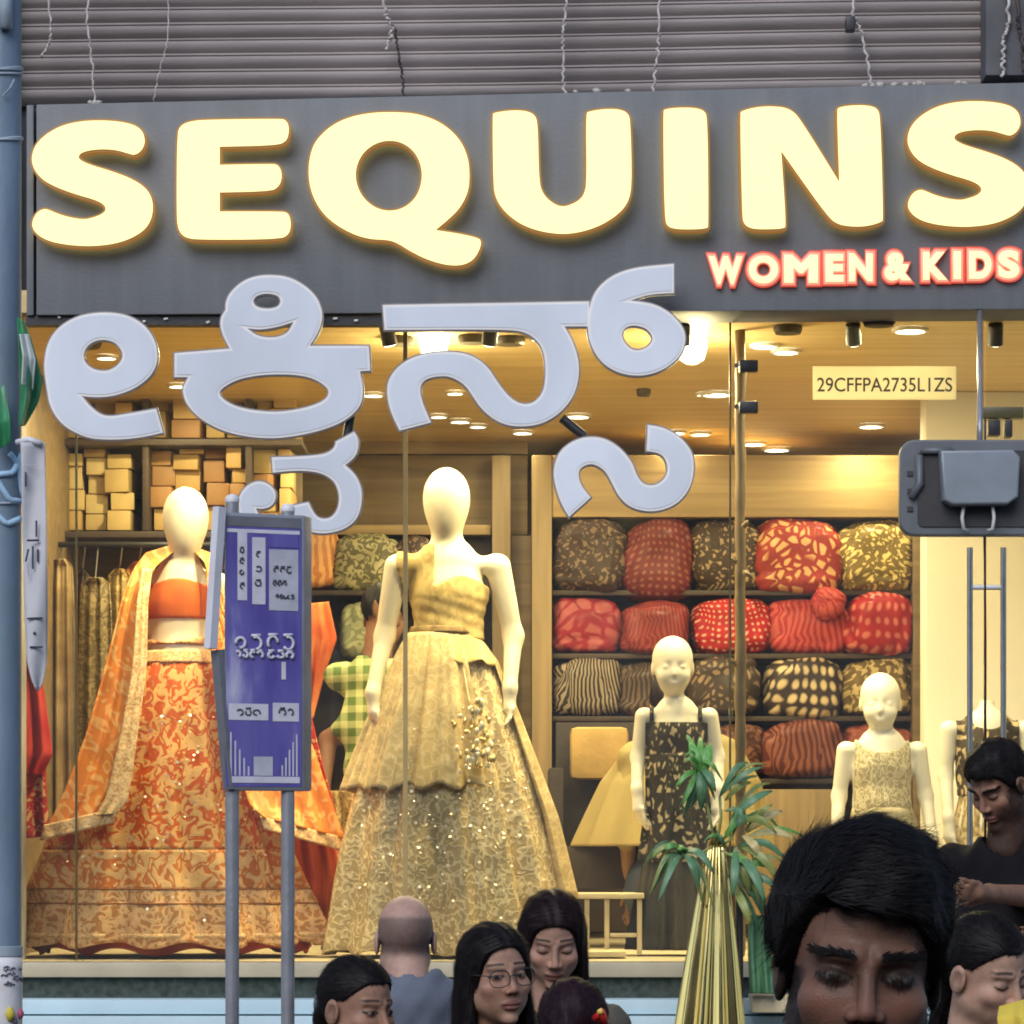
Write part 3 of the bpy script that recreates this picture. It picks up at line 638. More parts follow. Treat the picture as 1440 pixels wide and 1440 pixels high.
# middle shelf with bundles
u2 = thing('fabric_shelf', 'dark narrow shelf with olive and orange bundles behind the plaid shirt', 'shelf', P(540, 1352, 15.3))
bar(425, 753, 690, 1320, 15.62, .04, 'back_panel', 'shelf_dark', u2)
for yy in (830, 935, 1040): bar(425, yy, 690, yy + 7, 15.25, .36, 'shelf_board', 'shelf_dark', u2)
# left upper shelf of boxes
u3 = thing('box_shelf', 'wall shelf of stacked yellow cartons above the clothes rail', 'shelf', P(200, 1352, 14.3))
for yy in (617, 747): bar(34, yy, 425, yy + 9, 14.1, .55, 'shelf_board', 'shelf_dark', u3)
for x in (345, 200): bar(x, 480, x + 9, 746, 14.12, .5, 'upright', 'shelf_dark', u3)
bar(34, 470, 425, 1320, 14.66, .04, 'back_panel', 'panel_wood', u3)
def carton_mat(n, c): return mat(n, c, .6, scale=5, var=.15, bump=.03)
CM = [carton_mat('carton_a', (.50, .36, .14)), carton_mat('carton_b', (.42, .27, .09)), carton_mat('carton_c', (.29, .15, .05)), carton_mat('carton_d', (.55, .42, .19))]
CB = None
def carton(x0, y0, x1, y1, d, mi, label):
    g_ = MB(); g_.boxpx(x0, y0, x1, y1, d, .3)
    o_ = single(g_, 'carton', CM[mi], label, 'box', 'cartons stacked on the wall shelf', bevel=.006)
    o_.rotation_euler = (0, R(rnd.uniform(-1.2, 1.2)), R(rnd.uniform(-7, 7)))
LBL = {0: 'yellow carton stacked on the wall shelf', 1: 'amber carton stacked on the wall shelf', 2: 'brown carton stacked on the wall shelf', 3: 'cream yellow carton stacked on the wall shelf'}
for (xa, xb, ya, yb3, cw, chh, pal) in ((46, 198, 628, 746, 31, 28, (0, 0, 3, 1)), (211, 344, 628, 746, 36, 32, (2, 2, 1, 1)), (356, 424, 628, 746, 30, 34, (0, 1, 2)), (46, 198, 490, 616, 33, 34, (0, 1, 1)), (211, 344, 490, 616, 38, 34, (1, 2, 2)), (356, 424, 490, 616, 34, 34, (1, 2, 0))):
    x = xa
    while x < xb - 14:
        w = min(cw * rnd.uniform(.65, 1.3), xb - x); y = yb3; dcol = rnd.uniform(0, .1); mc = rnd.choice(pal)
        while y - ya > 10:
            h = min(chh * rnd.uniform(.55, 1.25), y - ya)
            if y - h - ya < 8: h = y - ya - rnd.uniform(0, 6)
            mi = mc if rnd.random() < .6 else rnd.choice(pal)
            inset = rnd.uniform(0, 3)
            carton(x + .7 + inset * rnd.random(), y - h + .6, x + w - .9 - inset * rnd.random(), y - .3, 14.14 + dcol + rnd.uniform(0, .05), mi, LBL[mi].replace('stacked on the wall shelf', 'on the ' + ('upper' if ya < 600 else 'lower') + ' wall shelf, ' + ('bay beside the blue pole' if xa < 100 else ('middle bay between uprights' if xa < 300 else 'bay beside the wood panelling')))); y -= h
        x += w
# licence number plate stuck on the glass

pm, pt0, pb0 = base('plate_cream'); tl = nd(pt0, 'ShaderNodeBsdfTranslucent'); tl.inputs[0].default_value = (.95, .9, .7, 1); mxs = nd(pt0, 'ShaderNodeMixShader'); mxs.inputs[0].default_value = .6
pb0.inputs['Base Color'].default_value = (.85, .8, .6, 1); pt0.links.new(pb0.outputs[0], mxs.inputs[1]); pt0.links.new(tl.outputs[0], mxs.inputs[2]); pt0.links.new(mxs.outputs[0], pt0.nodes['Material Output'].inputs[0]); MATS['plate_cream'] = pm
mat('ink', (0.03, 0.03, 0.025), 0.6)
pl = thing('number_plate', 'cream plate printed 29CFFPA2735L1ZS on the shop glass', 'plate', P(1244, 562, GY + .03))
m = MB(); m.boxpx(1143, 515, 1345, 562, GY + .03, .008); m.build('plate', 'plate_cream', pl, bevel=.002)
text_mesh('lettering', '29CFFPA2735L1ZS', 1149, 551, 20, GY + .0285, .001, 'ink', pl, wpx=190, bold=.008)
# low pale stand and dark sofa with cushion
mat('sofa', (.028, .02, .016), .7, bump=.2); mat('cushion', (.42, .27, .09), .8, bump=.2); mat('pale_wood', (.62, .52, .32), .5)
sf = thing('sofa', 'dark brown sofa seat between the shelf and girl mannequin', 'sofa', P(850, 1255, 14.2))
bar(782, 1016, 905, 1200, 14.35, .16, 'backrest', 'sofa', sf); bar(785, 1190, 905, 1250, 13.75, .58, 'seat', 'sofa', sf); bar(772, 1080, 792, 1250, 13.8, .5, 'armrest', 'sofa', sf)
bar(800, 1251, 812, 1324, 13.85, .05, 'leg', 'black_metal', sf); bar(880, 1251, 892, 1324, 13.85, .05, 'leg', 'black_metal', sf)
q = MB(); q.boxpx(802, 1022, 884, 1096, 14.22, .1); single(q, 'cushion', 'cushion', 'tan square cushion propped on the dark sofa', 'cushion', bevel=.03)
sn = thing('display_stand', 'low pale wooden stand with slatted legs below the sofa', 'stand', P(845, 1345, 12.6))
bar(770, 1256, 906, 1264, 12.6, .3, 'top', 'pale_wood', sn)
for x in (775, 822, 850, 896): bar(x, 1264.5, x + 7, 1343, 12.62, .03, 'leg', 'pale_wood', sn)
bar(782.5, 1312, 821.5, 1318, 12.625, .02, 'rail', 'pale_wood', sn); bar(857.5, 1312, 895.5, 1318, 12.625, .02, 'rail', 'pale_wood', sn); bar(757, 1338, 880, 1346, 12.3, .25, 'base', 'pale_wood', sn)
# ================================================================= IMPLICIT SURFACES
def snets(f, lo, hi, h):
    """surface nets: mesh of f<0 inside a box"""
    ax = [np.arange(l, u + h, h, dtype=np.float32) for l, u in zip(lo, hi)]
    X, Y, Z = np.meshgrid(*ax, indexing='ij')
    D = f(X, Y, Z).astype(np.float32)
    S = D < 0
    n = [len(a) for a in ax]
    cs = [(i, j, k) for i in (0, 1) for j in (0, 1) for k in (0, 1)]
    sub_ = lambda A, c: A[c[0]:n[0] - 1 + c[0], c[1]:n[1] - 1 + c[1], c[2]:n[2] - 1 + c[2]]
    cnt = np.zeros([q - 1 for q in n], np.int8)
    for c in cs: cnt += sub_(S, c)
    act = (cnt > 0) & (cnt < 8)
    I = np.argwhere(act); idx = -np.ones(act.shape, np.int64); idx[act] = np.arange(len(I))
    dv = {c: D[I[:, 0] + c[0], I[:, 1] + c[1], I[:, 2] + c[2]] for c in cs}
    acc = np.zeros((len(I), 3), np.float32); num = np.zeros(len(I), np.float32)
    for a in cs:
        for ax_ in range(3):
            if a[ax_]: continue
            b_ = list(a); b_[ax_] = 1; b_ = tuple(b_)
            da, db = dv[a], dv[b_]; cr = (da < 0) != (db < 0)
            t = np.where(cr, da / np.where(cr, da - db, 1), 0)
            for q in range(3):
                acc[:, q] += np.where(cr, a[q] + (t if q == ax_ else 0), 0)
            num += cr
    V = (I + acc / num[:, None]) * h + np.array(lo, np.float32)
    Fs = []
    for ax_ in range(3):
        o1, o2 = [(1, 2), (2, 0), (0, 1)][ax_]
        sl0 = [slice(None)] * 3; sl1 = [slice(None)] * 3
        sl0[ax_] = slice(0, -1); sl1[ax_] = slice(1, None)
        for o_ in (o1, o2): sl0[o_] = slice(1, -1); sl1[o_] = slice(1, -1)
        a = S[tuple(sl0)]; b_ = S[tuple(sl1)]
        for flip, msk in ((False, a & ~b_), (True, b_ & ~a)):
            Q = np.argwhere(msk)
            for o_ in (o1, o2): Q[:, o_] += 1
            def at(d1, d2):
                q = Q.copy(); q[:, o1] -= d1; q[:, o2] -= d2; return idx[q[:, 0], q[:, 1], q[:, 2]]
            quad = [at(1, 1), at(0, 1), at(0, 0), at(1, 0)]
            if flip: quad = quad[::-1]
            Fs.append(np.stack(quad, 1))
    Fq = np.concatenate(Fs); Fq = Fq[(Fq >= 0).all(1)]
    return V.astype(np.float64), Fq
def smin(a, b, k):
    h = np.clip(0.5 + 0.5 * (b - a) / k, 0, 1); return b * (1 - h) + a * h - k * h * (1 - h)
def smax(a, b, k): return -smin(-a, -b, k)
def ell(X, Y, Z, c, r):
    x, y, z = (X - c[0]) / r[0], (Y - c[1]) / r[1], (Z - c[2]) / r[2]
    k0 = np.sqrt(x * x + y * y + z * z) + 1e-9
    k1 = np.sqrt((x / r[0]) ** 2 + (y / r[1]) ** 2 + (z / r[2]) ** 2) + 1e-9
    return k0 * (k0 - 1) / k1
def cone(X, Y, Z, a, b, ra, rb, fl=(1, 1, 1)):
    """tapered capsule; fl flattens an axis"""
    ax, ay, az = a; bx, by, bz = b[0] - ax, b[1] - ay, b[2] - az
    px, py, pz = X - ax, Y - ay, Z - az
    t = np.clip((px * bx + py * by + pz * bz) / (bx * bx + by * by + bz * bz + 1e-12), 0, 1)
    dx, dy, dz = (px - bx * t) / fl[0], (py - by * t) / fl[1], (pz - bz * t) / fl[2]
    return np.sqrt(dx * dx + dy * dy + dz * dz) - (ra + (rb - ra) * t)
def np_mesh(name, V, Fq, m, parent, cols=None, uv=None, smooth=True):
    me = bpy.data.meshes.new(name)
    me.vertices.add(len(V)); me.vertices.foreach_set('co', np.asarray(V, np.float32).ravel())
    k = Fq.shape[1]
    me.loops.add(Fq.size); me.loops.foreach_set('vertex_index', Fq.astype(np.int32).ravel())
    me.polygons.add(len(Fq)); me.polygons.foreach_set('loop_start', np.arange(0, Fq.size, k, dtype=np.int32)); me.polygons.foreach_set('loop_total', np.full(len(Fq), k, np.int32))
    me.update(calc_edges=True); me.validate()
    if cols is not None:
        ca = me.color_attributes.new('Col', 'FLOAT_COLOR', 'POINT'); ca.data.foreach_set('color', np.concatenate([cols, np.ones((len(V), 1))], 1).astype(np.float32).ravel())
    if uv is not None:
        ul = me.uv_layers.new(name='UVMap'); ul.data.foreach_set('uv', uv[Fq.ravel()].astype(np.float32).ravel())
    for q in (m if isinstance(m, (list, tuple)) else [m]): me.materials.append(MATS[q] if isinstance(q, str) else q)
    if smooth: me.polygons.foreach_set('use_smooth', np.ones(len(Fq), bool))
    me.update(); return link_mesh(name, me, parent)

# ----- head in its own frame: x to its left/right, y forward (face), z up, eyes at z = 0
def doll_sdf(X, Y, Z):
    ax = np.abs(X)
    d = ell(X, Y, Z, (0, -.010, .028), (.078, .094, .088))
    d = smin(d, ell(X, Y, Z, (0, .024, -.045), (.058, .062, .070)), .04)
    d = smin(d, ell(ax, Y, Z, (.034, .056, -.04), (.022, .020, .020)), .03)
    d = smax(d, -ell(ax, Y, Z, (.030, .098, .001), (.022, .020, .012)), .014)
    d = smin(d, ell(ax, Y, Z, (.030, .068, -.002), (.014, .014, .009)), .008)
    d = smin(d, cone(X, Y, Z, (0, .078, .004), (0, .092, -.030), .005, .008), .014)
    d = smin(d, ell(X, Y, Z, (0, .080, -.060), (.016, .010, .005)), .008)
    d = smin(d, ell(X, Y, Z, (0, .079, -.069), (.013, .010, .006)), .008)
    return smin(d, ell(ax, Y, Z, (.076, -.006, -.010), (.007, .016, .026)), .008)
def head_sdf(X, Y, Z, fem=0.0, child=0.0, jaw=1.0, mann=False):
    ax = np.abs(X)
    d = ell(X, Y, Z, (0, -.014, .030), (.075, .095, .087))
    d = smin(d, ell(X, Y, Z, (0, .028, -.045), (.058 * jaw, .064, .074)), .03)
    d = smin(d, ell(ax, Y, Z, (.046 * jaw, .006, -.060), (.018, .026, .022)), .035)
    d = smin(d, ell(X, Y, Z, (0, .072, -.106 + .008 * child), (.018, .018, .013)), .022)
    d = smin(d, ell(ax, Y, Z, (.040, .060, -.028), (.022, .020, .018)), .022)
    d = smin(d, cone(ax, Y, Z, (.012, .084 - .005 * fem, .020), (.044, .070 - .003 * fem, .022), .007 - .003 * fem, .006 - .002 * fem), .016)
    d = smax(d, -ell(ax, Y, Z, (.031, .100, -.001), (.021, .020, .013)), .014)
    d = smin(d, ell(ax, Y, Z, (.031, .0705, -.001), (.0155, .0140, .0105)), .005)
    d = smax(d, -(np.sqrt((Y - .0865) ** 2 + (Z - .0085 - .003 * np.cos((ax - .031) * 90)) ** 2) + np.maximum(0, np.abs(ax - .031) - .015) - .0022), .003)
    nl = .030 - .006 * child
    d = smin(d, cone(X, Y, Z, (0, .084, .008), (0, .104 - .006 * child, -.032), .0062, .0098), .010)
    d = smin(d, ell(ax, Y, Z, (.0115, .094, -.037), (.0085, .011, .0075)), .006)
    d = smax(d, -ell(ax, Y, Z, (.0065, .100, -.0435), (.0038, .005, .0035)), .003)
    d = smin(d, ell(X, Y, Z, (0, .085, -.0655), (.023, .0125, .0062)), .006)
    d = smin(d, ell(X, Y, Z, (0, .0845, -.0765), (.0195, .0125, .0072)), .006)
    d = smax(d, -(np.sqrt((Y - .0985) ** 2 + (Z + .0708 - .05 * ax ** 1.3) ** 2) + np.maximum(0, ax - .021) - .0016), .003)
    # ears
    e = ell(ax, Y + .22 * (ax - .074), Z, (.078, -.008, -.012), (.0085, .021, .032))
    e = smax(e, -ell(ax, Y, Z, (.088, -.004, -.010), (.0085, .012, .020)), .004)
    d = smin(d, e, .006)
    return d
def egg_sdf(X, Y, Z):
    d = ell(X, Y, Z, (0, -.005, .035), (.081, .098, .100))
    return smin(d, ell(X, Y, Z, (0, .018, -.045), (.056, .066, .088)), .06)
def head_frame(yaw, pitch, roll=0.0):
    return Matrix.Rotation(math.pi + yaw, 3, 'Z') @ Matrix.Rotation(-pitch, 3, 'X') @ Matrix.Rotation(roll, 3, 'Y')
def to_local(M, c, X, Y, Z, s=1.0):
    A = np.array(M.transposed()); x, y, z = X - c[0], Y - c[1], Z - c[2]
    return [(A[i, 0] * x + A[i, 1] * y + A[i, 2] * z) / s for i in range(3)]

# ================================================================= MANNEQUINS
mat('mannequin_gloss', (0.76, 0.69, 0.53), 0.32, scale=3, var=0.02, bump=0.0)
mat('mannequin_matte', (0.72, 0.67, 0.54), 0.4, scale=3, var=0.02, bump=0.0)
def finger_cones(w, e, length=.075, spread=.5, side=1):
    """palm and five fingers hanging from wrist w along direction e (unit); returns list of cones"""
    e = Vector(e).normalized(); sd = Vector((1, 0, 0)); sd = (sd - e * sd.dot(e)).normalized(); nr = e.cross(sd)
    out = []
    sd = (sd * .45 + nr * .9).normalized(); nr = e.cross(sd)
    pal = w + e * .045
    out.append((w, w + e * .075, .021, .026, None))
    for k, (o_, L) in enumerate(((-.026, .062), (-.009, .078), (.009, .082), (.026, .07))):
        a = w + e * .078 + sd * o_; b_ = a + e * (L * .55) + nr * .008 * side; c_ = b_ + e * (L * .42) + nr * .022 * side
        out.append((a, b_, .0095, .0085, None)); out.append((b_, c_, .0085, .0065, None))
    a = w + e * .025 + sd * -.022; b_ = a + e * .035 - sd * .022 + nr * .012 * side; c_ = b_ + e * .03 - sd * .006 + nr * .01 * side
    out.append((a, b_, .012, .0095, None)); out.append((b_, c_, .0095, .0075, None))
    return out
def body_from_cones(cones, extra, k, lo, hi, h):
    def f(X, Y, Z):
        d = np.full(X.shape, 9.0, np.float32)
        for (a, b_, ra, rb, fl) in cones:
            kk = k if max(ra, rb) > .02 else .006
            d = smin(d, cone(X, Y, Z, a, b_, ra, rb, fl or (1, 1, 1)), kk)
        for g_ in extra: d = smin(d, g_(X, Y, Z), k)
        return d
    return f
class Mann:
    """mannequin from joints given in picture columns/rows at distance d"""
    def __init__(s, d, label, bx, by, mname, group='shop mannequins'):
        s.d = d; s.base = P(bx, by, d); s.base.z = FLOOR; s.t = thing('mannequin', label, 'mannequin', s.base, group); s.cones = []; s.m = mname; s.extra = []
    def p(s, x, y, dd=0.0): return P(x, y, s.d + dd) - s.base
    def limb(s, pts, rs):
        for i in range(len(pts) - 1): s.cones.append((pts[i], pts[i + 1], rs[i], rs[i + 1], None))
    def torso(s, cx, ysh, ych, ywa, yhip, wsh, wch, wwa, whip):
        k = s.d / F
        sh = s.p(cx, ysh); L, Rr = s.p(cx - wsh / 2, ysh + 4), s.p(cx + wsh / 2, ysh + 4)
        r = .036 * wsh * k / .40
        s.cones.append((L, Rr, r, r, None))
        s.cones.append((s.p(cx, ysh + 6), s.p(cx, ych), wch * k * .40, wch * k * .47, (1, .66, 1)))
        s.cones.append((s.p(cx, ych), s.p(cx, ywa), wch * k * .47, wwa * k * .5, (1, .68, 1)))
        s.cones.append((s.p(cx, ywa), s.p(cx, yhip), wwa * k * .5, whip * k * .5, (1, .78, 1)))
    def build(s, lo, hi, h, k=.03):
        f = body_from_cones(s.cones, s.extra, k, lo, hi, h); s.f = f
        V, Q = snets(f, lo, hi, h); return np_mesh('body', V, Q, s.m, s.t)
    def cloth_shell(s, infl, cut, lo, hi, h, name, m, uvs=1.0, relief=None):
        def g_(X, Y, Z):
            d = s.f(X, Y, Z) - infl
            if relief: d = d + relief(X, Y, Z)
            return np.maximum(d, cut(X, Y, Z))
        V, Q = snets(g_, lo, hi, h)
        uv = np.stack([np.arctan2(V[:, 0], -V[:, 1]) * .16, V[:, 2]], 1) * uvs
        return np_mesh(name, V, Q, m, s.t, uv=uv)
def skirt(name, m, parent, rows, d, folds=14, amp=.03, flat=.75, seed=1, n=220, sub=60, uvscale=1.0, solid=.003, hem_wave=.0, rng_ang=(0, 2 * math.pi), yoff=0.0, sharp=1.0, yr=None, out=0.0):
    """rows: (py, xl, xr) outline; closed pleated loft"""
    r_ = np.random.default_rng(seed)
    py = np.array([q[0] for q in rows], float); xl = np.array([q[1] for q in rows], float); xr = np.array([q[2] for q in rows], float)
    ys = np.linspace(py[0], py[-1], sub) if yr is None else np.linspace(yr[0], yr[1], sub)
    L = np.interp(ys, py, xl); Rr = np.interp(ys, py, xr)
    th = np.linspace(rng_ang[0], rng_ang[1], n)
    ph = r_.uniform(0, 6.28, 6); fr = [folds, folds * 1.63, folds * .53, folds * 2.7]
    g_ = MB(); G = []; UV = []
    vlen = 0
    for i, y in enumerate(ys):
        t = (y - py[0]) / (py[-1] - py[0]); hw = (Rr[i] - L[i]) / 2 * d / F + out; cx = (L[i] + Rr[i]) / 2
        c = P(cx, y, d)
        A = amp * (t ** .8) 
        fo = np.sin(round(fr[0]) * th + ph[0] + .6 * np.sin(3 * th + ph[4])) + .45 * np.sin(round(fr[1]) * th + ph[1] + t * .5) + .5 * np.sin(round(fr[2]) * th + ph[2]) + .15 * np.sin(round(fr[3]) * th + ph[3] + 2 * t)
        fo = np.sign(fo) * np.abs(fo) ** sharp
        rad = 1 + A * fo / max(hw, .05) * .5
        hz = hem_wave * t ** 6 * np.sin(round(fr[0]) * th + ph[5])
        G.append([(c.x + hw * q * math.cos(a), c.y + yoff - hw * flat * q * math.sin(a), c.z + z_) for q, a, z_ in zip(rad, th, hz)])
        UV.append([((a - 1.5708) / 6.283 * uvscale * 3.0 * max(.35, hw / .4) , (y * d / F) * uvscale) for a in th])
    g_.grid(G, UV)
    return g_.build(name, m, parent, smooth=True, solid=solid)
def drape(rows, name, m, parent=None, nu=28, nv=60, folds=5, amp=.012, seed=0, uvs=1.0, solid=.004, thing_args=None, bulge=0.0):
    """hanging cloth; rows: (xl, yl, xr, yr, dl, dr) from top to bottom"""
    r_ = np.random.default_rng(seed); A = np.array(rows, float); s_ = np.linspace(0, len(A) - 1, nv); ph = r_.uniform(0, 6.28, 5)
    # smooth interpolation between rows
    k = np.arange(len(A)); C = np.stack([np.interp(s_, k, A[:, j]) for j in range(6)], 1)
    for _ in range(3): C[1:-1] = (C[:-2] + C[1:-1] * 2 + C[2:]) / 4
    G, UV = [], []
    for i in range(nv):
        row, ur = [], []; t = i / (nv - 1)
        for j in range(nu):
            u_ = j / (nu - 1); xl, yl, xr, yr, dl, dr_ = C[i]
            x = xl + (xr - xl) * u_; y = yl + (yr - yl) * u_; d = dl + (dr_ - dl) * u_
            w = math.sin(u_ * math.pi * 2 * folds + ph[0] + .8 * math.sin(t * 3 + ph[1])) + .5 * math.sin(u_ * math.pi * 2 * folds * 1.9 + ph[2] + t * 2)
            d += amp * w * (.4 + .6 * t) - bulge * math.sin(u_ * math.pi)
            p = P(x, y, d); row.append(tuple(p)); ur.append((x * d / F * uvs, y * d / F * uvs))
        G.append(row); UV.append(ur)
    g_ = MB(); g_.grid(G, UV)
    if thing_args: return single(g_, name, m, thing_args[0], thing_args[1], thing_args[2] if len(thing_args) > 2 else None, smooth=True, solid=solid)
    return g_.build(name, m, parent, smooth=True, solid=solid)

# ---------------- orange lehenga
OR1, OR2, GOLD = (0.62, 0.115, 0.012), (0.72, 0.42, 0.14), (0.66, 0.42, 0.15)
fabric('lehenga_maze', (0.56, 0.10, 0.012), (0.74, 0.42, 0.15), 'paisley', 13, k=2.0, thr=.45, sparkle=.10, bump=.5)
fabric('lehenga_gold', (0.56, 0.25, 0.085), (0.82, 0.50, 0.24), 'maze', 17, k=2.2, thr=.5, sparkle=.12, bump=.55)
fabric('trim_dark', (.30, .10, .03), (.42, .17, .05), 'plain', 30)
fabric('lehenga_mid', (0.60, 0.17, 0.03), (0.80, 0.48, 0.2), 'paisley', 11, k=1.9, thr=.33, sparkle=.10, bump=.5)
fabric('dupatta_orange', (0.76, 0.24, 0.04), (0.82, 0.42, 0.14), 'maze', 9, k=3.0, thr=.62, sparkle=.08, bump=.25)
fabric('dupatta_border', (0.70, 0.38, 0.15), (0.84, 0.58, 0.31), 'maze', 30, k=2.4, thr=.5, sparkle=.14, bump=.5)
fabric('blouse_orange', (0.60, 0.11, 0.012), (0.66, 0.14, 0.015), 'plain', 9, bump=.1)
fabric('lehenga_red', (0.50, 0.05, 0.012), (0.62, 0.11, 0.015), 'plain', 6, bump=.15)
A = Mann(12.62, 'faceless mannequin in orange and gold embroidered lehenga with dupatta', 240, 1330, 'mannequin_gloss')
hc = A.p(261, 738)
A.extra.append(lambda X, Y, Z: egg_sdf(*to_local(head_frame(0.0, R(4)), hc, X, Y, Z, 1.06)))
A.cones.append((A.p(260, 770), A.p(256, 812, .02), .046, .058, None))
A.torso(254, 812, 850, 925, 975, 100, 94, 86, 108)
A.limb([A.p(205, 822), A.p(190, 900, .02), A.p(188, 985, -.05)], [.045, .036, .028])
A.limb([A.p(305, 822), A.p(312, 900, .02), A.p(306, 985, -.03)], [.045, .036, .026])
A.cones += finger_cones(A.p(306, 985, -.03), (.0, -.1, -1), side=-1)
zt, zb = A.p(0, 680).z, A.p(0, 1040).z
A.build((-.42, -.24, zb), (.42, .24, zt), .009)
k_ = A.d / F
zz = lambda y: A.p(0, y).z
xx = lambda x: A.p(x, 0).x
A.cloth_shell(.008, lambda X, Y, Z: np.maximum(np.maximum(Z - (zz(822) + .02 * np.cos((X - xx(252)) * 18)), zz(872) - Z), np.abs(X - xx(252)) - .15), (-.3, -.22, zz(890)), (.36, .22, zz(800)), .008, 'blouse', 'blouse_orange')
A.cloth_shell(.013, lambda X, Y, Z: np.maximum(np.maximum(Z - (zz(905) + .16 * np.minimum(.13, np.abs(X - xx(240)))), zz(908) - Z), np.abs(X - xx(252)) - .15), (-.3, -.23, zz(915)), (.36, .23, zz(845)), .008, 'blouse_band', 'lehenga_gold', 1.0)
LR = [(922, 203, 302), (950, 186, 318), (1000, 158, 332), (1100, 110, 364), (1165, 84, 384), (1230, 58, 410), (1290, 38, 438), (1325, 29, 452)]
def lstrip(name, m, y0, y1, sub, out=0.0, hw=0.0): return skirt(name, m, A.t, LR, A.d, folds=13, amp=.075, seed=4, yr=(y0, y1), sub=sub, out=out, hem_wave=hw)
lstrip('skirt', 'lehenga_maze', 922, 1196, 50)
lstrip('skirt_panel', 'lehenga_mid', 1195, 1250, 14)
lstrip('skirt_border', 'lehenga_gold', 1249, 1270, 8)
lstrip('skirt_border', 'lehenga_gold', 1269, 1326, 14, hw=.012)
for y0 in (1248, 1268): lstrip('trim_band', 'trim_dark', y0, y0 + 2.2, 3, out=.003)
for y0 in (1310,): lstrip('trim_band', 'dupatta_border', y0, y0 + 6, 3, out=.003)
skirt('skirt_lining', 'lehenga_red', A.t, [(1180, 112, 366), (1300, 62, 420), (1336, 50, 434)], A.d, folds=11, amp=.04, seed=9, hem_wave=.015, flat=.66, sub=30)
skirt('waistband', 'dupatta_border', A.t, [(916, 205, 300), (934, 196, 309)], A.d, folds=8, amp=.004, seed=3, flat=.79, sub=6)
# dupatta over both shoulders
dA = A.d - .14
drape([(205, 778, 262, 760, 12.72, 12.62), (188, 800, 214, 800, 12.6, 12.48), (172, 840, 206, 850, 12.52, 12.42), (150, 930, 204, 940, 12.47, 12.36), (122, 1030, 190, 1040, 12.43, 12.28), (92, 1110, 178, 1120, 12.38, 12.22), (66, 1165, 160, 1140, 12.36, 12.2)], 'dupatta', 'dupatta_orange', A.t, folds=3, amp=.012, seed=3, uvs=1.0)
drape([(200, 800, 214, 800, 12.475, 12.465), (192, 850, 208, 850, 12.415, 12.405), (186, 940, 206, 942, 12.35, 12.335), (168, 1040, 192, 1044, 12.27, 12.25), (150, 1120, 180, 1124, 12.215, 12.195), (134, 1148, 164, 1144, 12.195, 12.18)], 'dupatta_border', 'dupatta_border', A.t, folds=2, amp=.006, seed=6, nu=10)
drape([(62, 1160, 164, 1136, 12.35, 12.19), (60, 1170, 162, 1146, 12.345, 12.18), (56, 1182, 160, 1157, 12.34, 12.175)], 'dupatta_border', 'dupatta_border', A.t, folds=4, amp=.01, seed=8, nv=8)
drape([(262, 764, 296, 778, 12.66, 12.74), (290, 792, 306, 800, 12.48, 12.56), (294, 850, 318, 860, 12.44, 12.52), (300, 960, 400, 960, 12.42, 12.6), (330, 1060, 440, 1050, 12.36, 12.62), (350, 1130, 470, 1140, 12.3, 12.62), (372, 1150, 486, 1180, 12.28, 12.6)], 'dupatta', 'dupatta_orange', A.t, folds=4, amp=.014, seed=5)
drape([(366, 1148, 484, 1178, 12.27, 12.59), (368, 1156, 486, 1188, 12.265, 12.585), (372, 1166, 488, 1198, 12.26, 12.58)], 'dupatta_border', 'dupatta_border', A.t, folds=4, amp=.01, seed=2, nv=8)
drape([(396, 1170, 470, 1185, 12.55, 12.7), (408, 1220, 478, 1240, 12.55, 12.7), (425, 1270, 470, 1290, 12.55, 12.7), (440, 1300, 462, 1310, 12.55, 12.7)], 'dupatta_tail', 'lehenga_red', A.t, folds=3, amp=.02, seed=12)

# ---------------- gold gown
fabric('gown_gold', (0.52, 0.385, 0.19), (0.80, 0.65, 0.38), 'maze', 15, k=2.6, thr=.66, sparkle=.15, bump=.6, c3=(.95, .82, .5))
fabric('gown_plain', (0.54, 0.40, 0.19), (0.65, 0.51, 0.27), 'maze', 14, k=2.4, thr=.7, sparkle=.12, bump=.15)
fabric('gown_bodice', (0.46, 0.33, 0.12), (0.56, 0.42, 0.17), 'maze', 9, k=2, thr=.5, bump=.25)
B = Mann(12.55, 'faceless mannequin in a one shoulder gold sequinned gown', 632, 1335, 'mannequin_gloss')
hb = B.p(628, 712)
B.extra.append(lambda X, Y, Z: egg_sdf(*to_local(head_frame(R(-4), R(6)), hb, X, Y, Z, 1.08)))
B.cones.append((B.p(628, 745), B.p(629, 785, .02), .046, .062, None))
B.torso(631, 790, 838, 890, 945, 128, 104, 86, 118)
B.limb([B.p(558, 797), B.p(541, 895, .03), B.p(524, 975, -.06)], [.047, .036, .026])
B.limb([B.p(701, 797), B.p(722, 895, .03), B.p(717, 968, -.05)], [.047, .036, .026])
B.cones += finger_cones(B.p(524, 975, -.06), (.08, -.15, -1), side=-1)
B.cones += finger_cones(B.p(717, 968, -.05), (-.02, -.12, -1), side=1)
zz = lambda y: B.p(0, y).z
xx = lambda x: B.p(x, 0).x
B.build((-.36, -.26, zz(1075)), (.34, .26, zz(655)), .009)
rel = lambda X, Y, Z: .0016 * np.sin((Z * 130 + X * 40)) * (Z < zz(840)) * (Z > zz(892))
